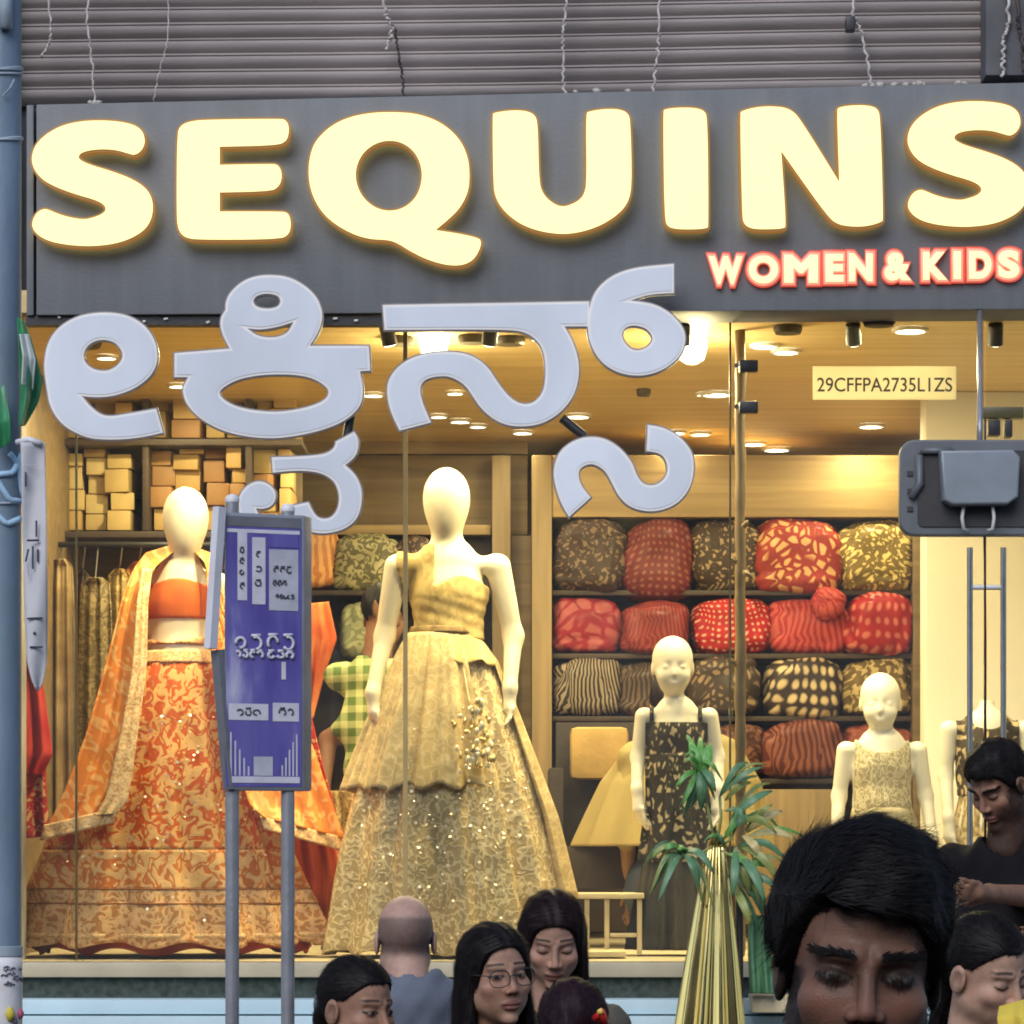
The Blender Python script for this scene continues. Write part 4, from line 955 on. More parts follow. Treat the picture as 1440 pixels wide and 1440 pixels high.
def bcut(X, Y, Z):
    px = 720 + (X + B.base.x) * F / B.d
    py = HOR - (Z + B.base.z - ZC) * F / B.d
    d1 = np.maximum(px - 612, 766 - py) * k_           # strap side
    d2 = np.maximum(np.maximum(px - 688, 826 - 14 * np.abs(np.sin((px - 612) / 24)) - py) * k_, 540 * 0 + (612 - px) * k_)
    d = np.minimum(d1, d2)
    d = np.maximum(d, (py - 900) * k_); d = np.maximum(d, (554 - px) * k_ )
    arm = np.maximum(d, ((px - 700) * k_))
    return np.maximum(arm, ((558 + np.maximum(0, py - 800) * .28) - px) * k_)
B.cloth_shell(.009, bcut, (-.3, -.23, zz(905)), (.28, .23, zz(765)), .008, 'bodice', 'gown_bodice', 1.0, relief=rel)
skirt('skirt', 'gown_gold', B.t, [(893, 575, 668), (930, 560, 690), (1000, 536, 714), (1100, 506, 746), (1200, 482, 774), (1300, 466, 798), (1338, 458, 806)], B.d, folds=15, amp=.05, seed=21, hem_wave=.01, uvscale=1.0)
skirt('overskirt', 'gown_plain', B.t, [(891, 572, 671), (930, 555, 694), (1000, 529, 720), (1060, 508, 736), (1108, 492, 748)], B.d, folds=17, amp=.045, seed=22, hem_wave=.012, flat=.84, rng_ang=(R(62), R(20) + 2 * math.pi * .46), sub=40)
skirt('overskirt', 'gown_plain', B.t, [(891, 572, 671), (930, 560, 698), (1000, 536, 724), (1150, 500, 776), (1260, 476, 801)], B.d, folds=17, amp=.05, seed=24, flat=.86, rng_ang=(R(-40), R(18)), sub=40, n=60)
skirt('overskirt', 'gown_plain', B.t, [(891, 572, 671), (930, 557, 696), (1000, 533, 722), (1100, 500, 748), (1112, 497, 750)], B.d, folds=17, amp=.045, seed=23, hem_wave=.012, flat=.82, rng_ang=(R(120), R(200)), sub=40, n=90)
fabric('trim_belt', (.16, .10, .035), (.3, .2, .08), 'plain', 30)
fabric('gown_peplum', (0.52, 0.37, 0.14), (0.62, 0.47, 0.2), 'plain', 12, sparkle=.1, bump=.2)
skirt('peplum', 'gown_peplum', B.t, [(896, 573, 674), (915, 566, 686), (934, 559, 699)], B.d, folds=9, amp=.012, seed=31, flat=.88, rng_ang=(R(10), R(85)), sub=14, n=60, hem_wave=.01)
skirt('belt', 'trim_belt', B.t, [(882, 578, 670), (892, 574, 674)], B.d, folds=6, amp=.003, seed=3, flat=.86, sub=4)
# beaded tassel cluster on the gown
mat('bead_gold', (.75, .58, .25), .25, metal=.7, scale=20)
mat('bead_pale', (.85, .78, .58), .3, metal=.2, scale=20)
q = MB(); q.tube([B.p(652, 940, -.24) + B.base, B.p(660, 985, -.27) + B.base, B.p(668, 1010, -.30) + B.base], .004, 6); q.build('tassel_cord', 'bead_gold', B.t)
bead = bpy.data.meshes.new('tassel_bead'); bm = bmesh.new(); bmesh.ops.create_icosphere(bm, subdivisions=1, radius=.011); bm.to_mesh(bm and bead); bm.free(); finish(bead, 'bead_pale', True)
bead2 = bead.copy(); bead2.materials.clear(); bead2.materials.append(MATS['bead_gold'])
for i in range(70):
    a = rnd.random(); x = 666 + (rnd.gauss(0, 10 + 6 * math.sin(a * 3))) ; y = 985 + a * 100
    o = link_mesh('tassel_bead', rnd.choice((bead, bead2)), B.t); o.location = B.p(x, y, -.27 - .06 * a - rnd.uniform(0, .03)); s_ = rnd.uniform(.5, 1.25); o.scale = (s_, s_, s_ * rnd.uniform(.8, 2))
# loose sequins that catch the lamps on both skirts
mat('sequin', (.95, .88, .7), .35, metal=.5, bump=0, var=.05)
def sequins(parent, d, rows, n, flat, seed, amp):
    r_ = random.Random(seed); g_ = MB(); py = [q[0] for q in rows]
    for _ in range(n):
        y = r_.uniform(py[0], py[-1]); L_ = np.interp(y, py, [q[1] for q in rows]); R_ = np.interp(y, py, [q[2] for q in rows])
        a = r_.uniform(.25, math.pi - .25); hw = (R_ - L_) / 2 * d / F
        c = P((L_ + R_) / 2, y, d); p = Vector((c.x + hw * math.cos(a) * 1.0, c.y - hw * flat * math.sin(a) - amp, c.z))
        nrm = Vector((math.cos(a) + r_.gauss(0, .4), -math.sin(a) + r_.gauss(0, .3), r_.uniform(-.2, .9))).normalized(); t1 = nrm.orthogonal().normalized(); t2 = nrm.cross(t1); r0 = r_.uniform(.003, .0068)
        g_.add([p + (t1 * math.cos(k * 1.0472) + t2 * math.sin(k * 1.0472)) * r0 for k in range(6)], [tuple(range(6))])
    o = g_.build('sequins', 'sequin', parent); o['kind'] = 'stuff'
sequins(B.t, B.d, [(1000, 540, 710), (1100, 510, 742), (1200, 486, 770), (1330, 464, 800)], 420, .78, 5, .03)
sequins(A.t, A.d, [(1000, 170, 320), (1100, 120, 356), (1200, 76, 396), (1320, 40, 444)], 160, .80, 6, .03)

# ---------------- girl mannequins with moulded faces
fabric('girl_dress', (0.022, 0.018, 0.014), (0.40, 0.32, 0.19), 'maze', 12, k=1.6, thr=.56, bump=.3)
mat('dark_net', (0.03, 0.028, 0.024), .8, scale=20)
Cm = Mann(12.75, 'girl mannequin in black floral strap dress behind green leaves', 950, 1335, 'mannequin_matte')
hcC = Cm.p(946, 937)
Cm.extra.append(lambda X, Y, Z: doll_sdf(*to_local(head_frame(R(2), R(3)), hcC, X, Y, Z, 1.0)))
Cm.cones.append((Cm.p(947, 960, .02), Cm.p(949, 1000, .02), .034, .04, None))
Cm.torso(951, 1002, 1035, 1090, 1140, 90, 78, 74, 84)
Cm.limb([Cm.p(905, 1008), Cm.p(897, 1065, .02), Cm.p(896, 1110, -.04)], [.033, .027, .022]); Cm.limb([Cm.p(998, 1008), Cm.p(1009, 1065, .02), Cm.p(1010, 1110, -.04)], [.033, .027, .022])
Cm.cones += finger_cones(Cm.p(896, 1110, -.04), (.1, -.1, -1), side=-1); Cm.cones += finger_cones(Cm.p(1010, 1110, -.04), (-.05, -.1, -1), side=1)
zz = lambda y: Cm.p(0, y).z
Cm.build((-.26, -.2, zz(1170)), (.26, .2, zz(880)), .006, k=.02)
def ccut(X, Y, Z):
    px = 720 + (X + Cm.base.x) * F / Cm.d; py = HOR - (Z + Cm.base.z - ZC) * F / Cm.d; k0 = Cm.d / F
    top = (1016 - py) * k0
    strap = np.maximum(np.minimum(np.abs(px - 916), np.abs(px - 984)) - 3, 985 - py) * k0
    return np.maximum(np.minimum(top, strap), np.maximum((np.abs(px - 951) - 44) * k0, (py - 1150) * k0))
Cm.cloth_shell(.008, ccut, (-.2, -.2, zz(1160)), (.2, .2, zz(980)), .006, 'dress_top', 'girl_dress', 1.0)
skirt('dress_skirt', 'girl_dress', Cm.t, [(1060, 917, 988), (1100, 915, 992), (1160, 906, 1002), (1212, 900, 1012)], Cm.d, folds=11, amp=.02, seed=41, flat=.8, sub=30)
skirt('net_skirt', 'dark_net', Cm.t, [(1205, 906, 1008), (1270, 895, 1018), (1335, 886, 1030)], Cm.d, folds=17, amp=.03, seed=42, flat=.78, sub=24)
fabric('girl_top', (0.34, 0.28, 0.16), (0.54, 0.47, 0.30), 'maze', 18, k=2.4, thr=.62, sparkle=.17, bump=.5)
fabric('girl_skirt', (0.44, 0.38, 0.23), (0.52, 0.46, 0.29), 'plain', 8, bump=.1)
D = Mann(12.95, 'girl mannequin in pale sequinned sleeveless top and cream skirt', 1240, 1345, 'mannequin_matte')
hcD = D.p(1238, 988)
D.extra.append(lambda X, Y, Z: doll_sdf(*to_local(head_frame(R(-6), R(4)), hcD, X, Y, Z, 1.0)))
D.cones.append((D.p(1239, 1010, .02), D.p(1240, 1045, .02), .036, .042, None))
D.torso(1240, 1050, 1080, 1135, 1190, 98, 88, 80, 92)
D.limb([D.p(1189, 1056), D.p(1180, 1120, .02), D.p(1176, 1175, -.04)], [.035, .028, .022]); D.limb([D.p(1291, 1056), D.p(1302, 1120, .02), D.p(1310, 1175, -.04)], [.035, .028, .022])
D.cones += finger_cones(D.p(1176, 1175, -.04), (.05, -.1, -1), side=-1); D.cones += finger_cones(D.p(1310, 1175, -.04), (.05, -.1, -1), side=1)
zz = lambda y: D.p(0, y).z
D.build((-.28, -.2, zz(1240)), (.28, .2, zz(934)), .006, k=.02)
def dcut(X, Y, Z):
    px = 720 + (X + D.base.x) * F / D.d; py = HOR - (Z + D.base.z - ZC) * F / D.d; k0 = D.d / F
    scoop = 22 - np.hypot((px - 1240) * .62, py - 1036)
    top = np.maximum(scoop, 1030 - py) * k0
    return np.maximum(top, np.maximum((np.abs(px - 1240) - (40 + np.maximum(0, 1075 - py) * -.05)) * k0, (py - 1142) * k0))
D.cloth_shell(.008, dcut, (-.2, -.2, zz(1150)), (.2, .2, zz(1025)), .006, 'top', 'girl_top', 1.0)
skirt('skirt', 'girl_skirt', D.t, [(1136, 1199, 1282), (1170, 1192, 1292), (1260, 1172, 1316), (1345, 1160, 1330)], D.d, folds=11, amp=.03, seed=44, flat=.8, sub=30)
fabric('fold_dress', (0.05, 0.035, 0.02), (0.50, 0.38, 0.2), 'maze', 11, k=1.6, thr=.5, bump=.4)
fabric('fold_gold', (0.34, 0.24, 0.1), (0.62, 0.48, 0.25), 'maze', 11, k=3, thr=.5, sparkle=.1, bump=.5)
E = Mann(13.1, 'headless mannequin in gold and black patterned dress behind door handles', 1388, 1345, 'mannequin_matte')
E.cones.append((E.p(1388, 990, .02), E.p(1388, 1015, .02), .03, .04, None))
E.torso(1388, 1022, 1055, 1110, 1160, 100, 84, 72, 90)
E.limb([E.p(1334, 1026), E.p(1330, 1090, .02), E.p(1334, 1150, -.04)], [.036, .028, .022]); E.limb([E.p(1442, 1026), E.p(1450, 1090, .02), E.p(1448, 1150, -.04)], [.036, .028, .022])
E.cones += finger_cones(E.p(1334, 1150, -.04), (.05, -.1, -1), side=-1); E.cones += finger_cones(E.p(1448, 1150, -.04), (-.05, -.1, -1), side=1)
zz = lambda y: E.p(0, y).z
E.build((-.28, -.2, zz(1215)), (.28, .2, zz(985)), .008, k=.02)
def ecut(X, Y, Z):
    px = 720 + (X + E.base.x) * F / E.d; py = HOR - (Z + E.base.z - ZC) * F / E.d; k0 = E.d / F
    return np.maximum(np.maximum((18 - np.hypot((px - 1388) * .7, py - 1008)) * k0, (1005 - py) * k0), np.maximum((np.abs(px - 1388) - 44) * k0, (py - 1120) * k0))
E.cloth_shell(.008, ecut, (-.2, -.2, zz(1130)), (.2, .2, zz(995)), .008, 'bodice', 'fold_dress', 1.0)
skirt('skirt', 'fold_gold', E.t, [(1108, 1352, 1424), (1150, 1345, 1432), (1250, 1328, 1446), (1345, 1312, 1462)], E.d, folds=14, amp=.04, seed=47, flat=.8, sub=36)
# ================================================================= PEOPLE
vcol_mat('skin', 0.45, 0.35, 420, 0.0)
def hair_mat(name, c, c2):
    m, t, b_ = base(name)
    n = nd(t, 'ShaderNodeTexNoise'); n.inputs['Scale'].default_value = 90; n.inputs['Detail'].default_value = 3; t.links.new(coord(t, 'Object'), n.inputs[0])
    r = ramp(t, n.outputs[0], [(.35, c), (.7, c2)]); t.links.new(r.outputs[0], b_.inputs['Base Color']); b_.inputs['Roughness'].default_value = .5; b_.inputs['Specular IOR Level'].default_value = .13
    MATS[name] = m
hair_mat('hair_black', (.006, .005, .006), (.016, .013, .013))
hair_mat('hair_brown', (.010, .006, .007), (.024, .013, .015))
hair_mat('hair_plum', (.016, .007, .012), (.034, .016, .022))
def hairline(style, x, y):
    ax = np.abs(x)
    if style == 'short':
        h = np.interp(y, [-.11, -.06, -.03, -.012, .012, .03, .05, .062, .12], [-.085, -.078, -.04, .022, -.005, .012, .048, .066, .074])
        return h + .10 * x + .003 * np.sin(x * 160)
    if style == 'long':
        h = np.interp(y, [-.11, -.02, .01, .035, .055, .07, .12], [-.30, -.30, -.16, -.01, .035, .068, .076])
        return h - np.maximum(0, ax - .02) * .25
    if style == 'back':
        return np.interp(y, [-.11, -.05, -.02, .005, .02, .045, .065, .12], [-.10, -.095, -.03, .018, .018, .045, .068, .074])
    return np.full_like(y, 9.)
def hair_field(style, vol, seed):
    ph = np.random.default_rng(seed).uniform(0, 6.28, 8)
    def f(x, y, z):
        w = (.5 * np.sin(46 * x + ph[0] + 20 * y) * np.sin(38 * y + ph[1]) + .35 * np.sin(95 * x + 30 * z + ph[2]) * np.sin(80 * y + ph[3]))
        if style == 'short':
            d = ell(x, y, z, (0, -.010, .036 + vol * .4), (.079 + vol * .6, .099 + vol * .4, .090 + vol * .75)) + .0062 * w * (1 + vol * 25)
        elif style == 'long':
            d = ell(x, y, z, (0, -.014, .034), (.084, .102, .094)) + .0015 * w
            ax = np.abs(x)
            d = smin(d, cone(ax, y, z, (.070, -.022, .01), (.083, -.02, -.19), .026, .030, (.8, 1.4, 1)), .02)
            d = smin(d, ell(x, y, z, (0, -.062, -.12), (.088, .05, .17)), .03)
            d = d + .0018 * np.sin(170 * x + 60 * y + ph[4]) 
            d = d + np.maximum(0, .005 - ax) * .35 * (z > .07)
        else:
            d = ell(x, y, z, (0, -.013, .032), (.080, .100, .0925)) + .0014 * np.sin(140 * x + 50 * z + ph[4])
            d = smin(d, ell(x, y, z, (0, -.098, -.035), (.034, .03, .036)), .02)
            d = smin(d, cone(x, y, z, (0, -.105, -.05), (0, -.10, -.26), .026, .022), .02)
        cut = (hairline(style, x, y) - z) * .75
        if style == 'back': cut = np.where(y < -.085, np.minimum(cut, (-.28 - z)), cut)
        return smax(d, cut + .0015 * w, .004)
    return f
def strands(f, V, style, N, wr, L, steps, seed, lift, sweep=None):
    r_ = np.random.default_rng(seed); e = 1e-3
    def grad(p):
        g_ = np.stack([f(p[:, 0] + e, p[:, 1], p[:, 2]) - f(p[:, 0] - e, p[:, 1], p[:, 2]), f(p[:, 0], p[:, 1] + e, p[:, 2]) - f(p[:, 0], p[:, 1] - e, p[:, 2]), f(p[:, 0], p[:, 1], p[:, 2] + e) - f(p[:, 0], p[:, 1], p[:, 2] - e)], 1)
        return g_ / (np.linalg.norm(g_, axis=1, keepdims=True) + 1e-9)
    p = V[r_.integers(0, len(V), N)] + r_.normal(0, .0015, (N, 3))
    jit = r_.normal(0, .2, (N, 3)); fq = r_.uniform(40, 95, (3, 3, 3)); cl = np.stack([sum(np.sin(p @ fq[a][b] + a * 2 + b * 4) for b in range(3)) / 1.7 for a in range(3)], 1); jit = jit + cl * (.55 if style == 'short' else .25); off0 = np.abs(r_.normal(0, .0018, N)); lf = np.abs(r_.normal(0, lift, N)) * (1 + .9 * np.clip(cl[:, 0], -.8, 1.5)); ln = L * r_.uniform(.5, 1.25, N)
    sway = r_.uniform(-.5, .5, N)
    P_, T_, N_ = [], [], []
    for s_ in range(steps):
        n = grad(p); sg_ = np.sign(p[:, 0] + 1e-6)
        if style == 'short':
            c = p - np.array([.012, -.035, .115]); dr = c + np.stack([.02 + 0 * sway, .05 + 0 * sway, 0 * sway], 1) * (p[:, 2:3] > .08)
            if sweep is not None: dr = dr / (np.linalg.norm(dr, axis=1, keepdims=True) + 1e-9) * .5 + np.array(sweep)[None] * np.clip((p[:, 2:3] - .04) / .05, 0, 1)
        elif style == 'long':
            top = (p[:, 2] > .055)[:, None]; dr = np.where(top, np.stack([sg_ * .9, -.35 + 0 * sway, -.35 + 0 * sway], 1), np.stack([sg_ * .02, -.05 + 0 * sway, -1 + 0 * sway], 1))
        else:
            bk = (p[:, 1] < -.085)[:, None]; dr = np.where(bk, np.array([[0, -.05, -1.]]), np.stack([-.25 * sg_, -1 + 0 * sway, -.35 - 3 * np.maximum(0, p[:, 2] - .09)], 1))
        dr = dr / (np.linalg.norm(dr, axis=1, keepdims=True) + 1e-9) + jit * (.55 if style == 'short' else .12)
        t = dr - n * (dr * n).sum(1, keepdims=True); t /= np.linalg.norm(t, axis=1, keepdims=True) + 1e-9
        P_.append(p.copy()); T_.append(t); N_.append(n)
        p = p + t * (ln / steps)[:, None]
        n = grad(p); fv = f(p[:, 0], p[:, 1], p[:, 2]); tgt = off0 + lf * ((s_ + 1) / steps) ** 1.5
        p = p + n * (tgt - fv)[:, None] * np.where(fv > tgt, .6, 1)[:, None]
    P_, T_, N_ = np.array(P_), np.array(T_), np.array(N_); S_ = np.cross(T_, N_)
    wd = np.linspace(1, .25, steps)[:, None, None] * wr
    A_ = P_ - S_ * wd; B_ = P_ + S_ * wd
    VV = np.stack([A_, B_], 2).transpose(1, 0, 2, 3).reshape(-1, 3)      # strand, step, side
    base_i = np.arange(N)[:, None] * steps * 2 + np.arange(steps - 1)[None] * 2
    FF = np.stack([base_i, base_i + 1, base_i + 3, base_i + 2], -1).reshape(-1, 4)
    return VV, FF
def skin_cols(x, y, z, tone, brow=1.0, beard=0.0, closed=False, lip=(.20, .085, .07), gaze=0.0, fem=False, sock_shade=.38, eh=.0054):
    c = np.tile(np.array(tone)[None], (len(x), 1)).astype(float); ax = np.abs(x)
    g_ = lambda u, s_: np.exp(-(u / s_) ** 2)
    fr = (y > .02)
    red = (g_(np.hypot(ax - .042, z + .03), .022) * .35 + g_(np.hypot(x, z + .034), .018) * .4) * fr
    c *= 1 + red[:, None] * np.array([.25, -.02, -.05])
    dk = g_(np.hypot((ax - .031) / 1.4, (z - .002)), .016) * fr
    c *= (1 - sock_shade * dk)[:, None]  # shade of the eye sockets painted into the skin colour
    cheek = g_(np.hypot(ax - .045, z + .018), .018) * fr; c *= (1 + .15 * cheek)[:, None]
    if beard:
        bm_ = np.clip((-(z + .045) / .02), 0, 1) * np.clip((y + .02) / .03, 0, 1) + np.clip((ax - .055) / .008, 0, 1) * (z < .0) * (y > -.005) * (y < .055)
        mus = g_(np.hypot(x * .45, z + .054), .011) * (y > .07)
        bm_ = np.clip(np.maximum(bm_, mus * 1.2), 0, 1) * beard
        lipz = (np.hypot(x / .024, (z + .071) / .010) < 1) & (y > .07); bm_[lipz] = 0
        c = c * (1 - bm_[:, None]) + np.array([.022, .016, .014]) * bm_[:, None]
    lm = np.clip(1.25 - np.hypot(x / .0235, (z + .0710) / .0115), 0, .25) * 4 * (y > .07)
    c = c * (1 - lm[:, None]) + np.array(lip) * lm[:, None]
    ml = (np.abs(z + .0708 - .05 * ax ** 1.3) < .0016) & (ax < .022) & (y > .07); c[ml] *= .35
    th = .0036 if not fem else .0028
    bu = np.clip((ax - .012) / .042, 0, 1); bz = (.0285 - .004 * bu + .0025 * np.sin(bu * 2.6)) if fem else (.0215 - .002 * bu + .0025 * np.sin(bu * 2.6))
    bw = np.clip(1.6 - np.abs(z - bz) / th, 0, 1) * np.clip((ax - .010) / .004, 0, 1) * np.clip((.054 - ax) / .006, 0, 1) * (y > .03) * brow
    c = c * (1 - .9 * bw[:, None]) + np.array([.018, .013, .012]) * .9 * bw[:, None]
    eye = np.hypot((ax - .031) / .0150, (z + .001) / (eh))
    if closed:
        ls = (np.abs(z + .006 - .0035 * ((ax - .031) / .015) ** 2 + .001) < .0016) & (np.abs(ax - .031) < .016) & fr; c[ls] = (.02, .014, .012)
    else:
        wh = (eye < 1) & fr; c[wh] = np.array([.22, .19, .17]) * (1.3 - sock_shade)  # eye whites dimmed by the same painted shade
        ir = (np.hypot(x - np.sign(x) * .031 - gaze, z) < .0062) & wh; c[ir] = (.025, .014, .01)
        ls = (eye >= .86) & (eye < 1.22) & (z > -.003) & fr; c[ls] = (.025, .017, .014)
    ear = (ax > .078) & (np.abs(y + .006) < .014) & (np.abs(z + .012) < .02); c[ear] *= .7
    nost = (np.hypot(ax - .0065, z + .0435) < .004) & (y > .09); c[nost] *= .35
    return np.clip(c, 0, 1)
def ribbon_text(): pass
def person(label, px, py, d, yaw=0, pitch=0, roll=0, tone=(.27, .15, .095), style='short', vol=.012, hair='hair_black', top='', top_infl=.0, bottom='jeans', ground=0.0, byaw=None, fem=False, beard=0.0, closed=False, res=.0024, ns=2500, wr=.0009, sl=.05, lift=.002, glasses=False, arms=None, sleeves=.6, brow=1.0, s=1.0, seed=1, gaze=0.0, lean=0.0, shw=None, group='passers-by in the street', collar=False, jaw=1.0, zsh=-.238, sweep=None, shave=0.0, sock_shade=.42, eh=.0048):
    hcw = P(px, py, d)
    byaw_ = yaw if byaw is None else byaw
    t = thing('person', label, 'person', Vector((hcw.x - math.sin(byaw_) * .0, hcw.y + math.cos(byaw_) * .0, ground)), group)
    t.location.x = hcw.x; t.location.y = hcw.y; t.location.z = ground
    hc_ = hcw - t.location
    Mh = head_frame(yaw, pitch, roll); Mb = Matrix.Rotation(math.pi + byaw_, 3, 'Z')
    bl = lambda v: hc_ + Mb @ Vector(v)                       # body frame anchored at the head
    nk0 = hc_ + Mh @ Vector((0, -.022, -.06)) * s; nk1 = bl((0, -.055, (zsh + .045) * s)) + Vector((0, 0, 0))
    nr = .047 if fem else .056
    def fh(X, Y, Z):
        x, y, z = to_local(Mh, hc_, X, Y, Z, s)
        dd = head_sdf(x, y, z, jaw=jaw, fem=1.0 if fem else 0.0) * s
        dd = smin(dd, cone(X, Y, Z, nk0, nk1, nr * s, (nr + .006) * s), .025)
        return dd
    V, Q = snets(fh, tuple(hc_ + Vector((-.135, -.135, -.235))), tuple(hc_ + Vector((.135, .135, .15))), res)
    xl, yl, zl_ = to_local(Mh, hc_, V[:, 0], V[:, 1], V[:, 2], s)
    C = skin_cols(xl, yl, zl_, tone, brow, beard, closed, gaze=gaze, fem=fem, sock_shade=sock_shade, eh=eh)
    if shave:
        sh_ = np.clip((.062 - zl_) / .012, 0, 1) * np.clip((.01 - yl) / .01, 0, 1) * np.clip((zl_ + .055) / .02, 0, 1) * (np.abs(xl) < .0765) * shave
        C = C * (1 - sh_[:, None]) + np.array([.085, .065, .06]) * sh_[:, None]
    # brow and beard hairs rooted in the skin
    kx = np.abs(xl); r_ = np.random.default_rng(seed + 500)
    bu = np.clip((kx - .012) / .042, 0, 1); bzv = (.0285 - .004 * bu + .0025 * np.sin(bu * 2.6)) if fem else (.0215 - .002 * bu + .0025 * np.sin(bu * 2.6))
    br = np.where((np.abs(zl_ - bzv) < (.0035 if fem else .0038)) & (kx > .011) & (kx < .053) & (yl > .04))[0]
    hs = []
    if style != 'bald' and len(br) and not fem:
        ii = r_.choice(br, 260 if fem else 420); hs.append((ii, np.stack([np.sign(xl[ii]) * .8, -.25 + 0 * ii, .25 + r_.normal(0, .25, len(ii))], 1), .008))
    if beard:
        bd = np.where((C.sum(1) < sum(tone) * .45) & (zl_ < .005) & (yl > -.02) & (np.abs(zl_ + .0708) > .006))[0]
        if len(bd): ii = r_.choice(bd, 2600); hs.append((ii, np.stack([.3 * np.sign(xl[ii]) + r_.normal(0, .3, len(ii)), .25 + r_.normal(0, .3, len(ii)), -1 + r_.normal(0, .2, len(ii))], 1), .007))
    XL = np.stack([xl, yl, zl_], 1); stub = []
    for ii, dv, ln_ in hs:
        p0 = XL[ii] + r_.normal(0, .0006, (len(ii), 3)); nn = p0 / np.linalg.norm(p0, axis=1, keepdims=True); dv = dv / np.linalg.norm(dv, axis=1, keepdims=True)
        p1 = p0 + dv * ln_ * r_.uniform(.6, 1.2, (len(ii), 1)) * .6 + nn * .0016; p2 = p0 + dv * ln_ * r_.uniform(.8, 1.2, (len(ii), 1)) + nn * .001; sd_ = np.cross(dv, nn) * .00035
        stub.append(np.stack([p0 - sd_, p0 + sd_, p1 + sd_, p1 - sd_, p2 + sd_ * .3, p2 - sd_ * .3], 1).reshape(-1, 3))
    # torso, arms, legs
    sw = shw or (.165 if fem else .195)
    zs = zsh * s; H = hc_.z
    shl = [bl((sg_ * sw, -.06, zs)) for sg_ in (-1, 1)]
    tor = [(shl[0], shl[1], .050, .050, None),
           (bl((0, -.06, zs - .02)), bl((0, -.055, zs - .20)), sw * .66, sw * .74, (1, .62, 1)),
           (bl((0, -.055, zs - .20)), bl((0, -.06, zs - .40)), sw * .74, sw * .66, (1, .66, 1)),
           (bl((0, -.06, zs - .40)), bl((0, -.06, zs - .60)), sw * .66, sw * .80, (1, .72, 1)),
           (bl((0, -.055, zs + .055)), bl((0, -.06, zs + .0)), nr + .006, nr + .03, None)]
    if arms is None:
        arms = [[bl((sg_ * (sw + .02), -.07, zs - .30)), bl((sg_ * (sw + .01), .02, zs - .54))] for sg_ in (-1, 1)]
    slv, fore = [], []
    for q, ar in enumerate(arms):
        el, wr_ = ar; a = shl[q]
        slv.append((a, a.lerp(el, min(1, sleeves * 2 if sleeves < .5 else 1)), .056, .048, None))
        if sleeves > .5: slv.append((el, el.lerp(wr_, (sleeves - .5) * 2), .048, .042, None))
        fore += [(a, el, .044, .036, None), (el, wr_, .037, .026, None)] + finger_cones(wr_, (wr_ - el).normalized(), side=1)
    fa = body_from_cones(fore, [], .02, 0, 0, 0)
    pts = np.array([list(q[0]) for q in fore] + [list(q[1]) for q in fore])
    V2, Q2 = snets(fa, tuple(pts.min(0) - .07), tuple(pts.max(0) + .07), .0085)
    C2 = np.tile(np.array(tone)[None], (len(V2), 1))
    ob = np_mesh('body', np.concatenate([V, V2]), np.concatenate([Q, Q2 + len(V)]), 'skin', t, cols=np.concatenate([C, C2]))
    # shirt
    def ft(X, Y, Z):
        dd = np.full(X.shape, 9., np.float32)
        for (a, b_, ra, rb, fl) in tor: dd = smin(dd, cone(X, Y, Z, a, b_, ra, rb, fl or (1, 1, 1)), .05)
        for (a, b_, ra, rb, fl) in slv: dd = smin(dd, cone(X, Y, Z, a, b_, ra, rb), .03)
        dd = dd - top_infl + .004 * np.sin(X * 38 + Z * 30) * np.sin(Y * 30 + Z * 22) + .002 * np.sin(X * 90 - Z * 60)
        hole = cone(X, Y, Z, bl((0, -.045, zs + .14)), bl((0, -.05, zs + .035)), nr + .018, nr + .010)
        dd = smax(dd, -hole, .02)
        return smax(dd, (bl((0, 0, zs - .62)).z - Z), .01)
    pts = np.array([list(q[0]) for q in tor + slv] + [list(q[1]) for q in tor + slv])
    V3, Q3 = snets(ft, tuple(pts.min(0) - .2), tuple(pts.max(0) + np.array([.2, .2, .06])), .012)
    uv = np.stack([V3[:, 0], V3[:, 2]], 1)
    np_mesh('shirt', V3, Q3, top, t, uv=uv)
    # legs down to the ground
    hz = bl((0, 0, zs - .56)).z
    lg = []
    for sg_ in (-1, 1):
        hp = bl((sg_ * .09, -.06, zs - .58)); kn_ = Vector((hp.x, hp.y, hz * .52)) + Mb @ Vector((0, .03, 0)); an = Vector((hp.x, hp.y, .09))
        lg += [(hp, kn_, .092, .065, None), (kn_, an, .062, .05, None)]
    lg.append((bl((-.06, -.06, zs - .52)), bl((.06, -.06, zs - .52)), .115, .115, None))
    pts = np.array([list(q[0]) for q in lg] + [list(q[1]) for q in lg])
    flg = body_from_cones(lg, [], .03, 0, 0, 0)
    V4, Q4 = snets(flg, tuple(pts.min(0) - .13), tuple(pts.max(0) + .13), .02); np_mesh('trousers', V4, Q4, bottom, t)
    for sg_ in (-1, 1):
        hp = bl((sg_ * .09, -.06, 0)); a = Vector((hp.x, hp.y, .045)) - Mb @ Vector((0, .05, 0)); b_ = Vector((hp.x, hp.y, .038)) + Mb @ Vector((0, .15, 0))
        pts = np.array([list(a), list(b_)]); V5, Q5 = snets(lambda X, Y, Z: np.maximum(cone(X, Y, Z, a, b_, .045, .04), .002 - Z), tuple(pts.min(0) - .06), tuple(pts.max(0) + .06), .012); np_mesh('shoe', V5, Q5, 'shoe_dark', t)
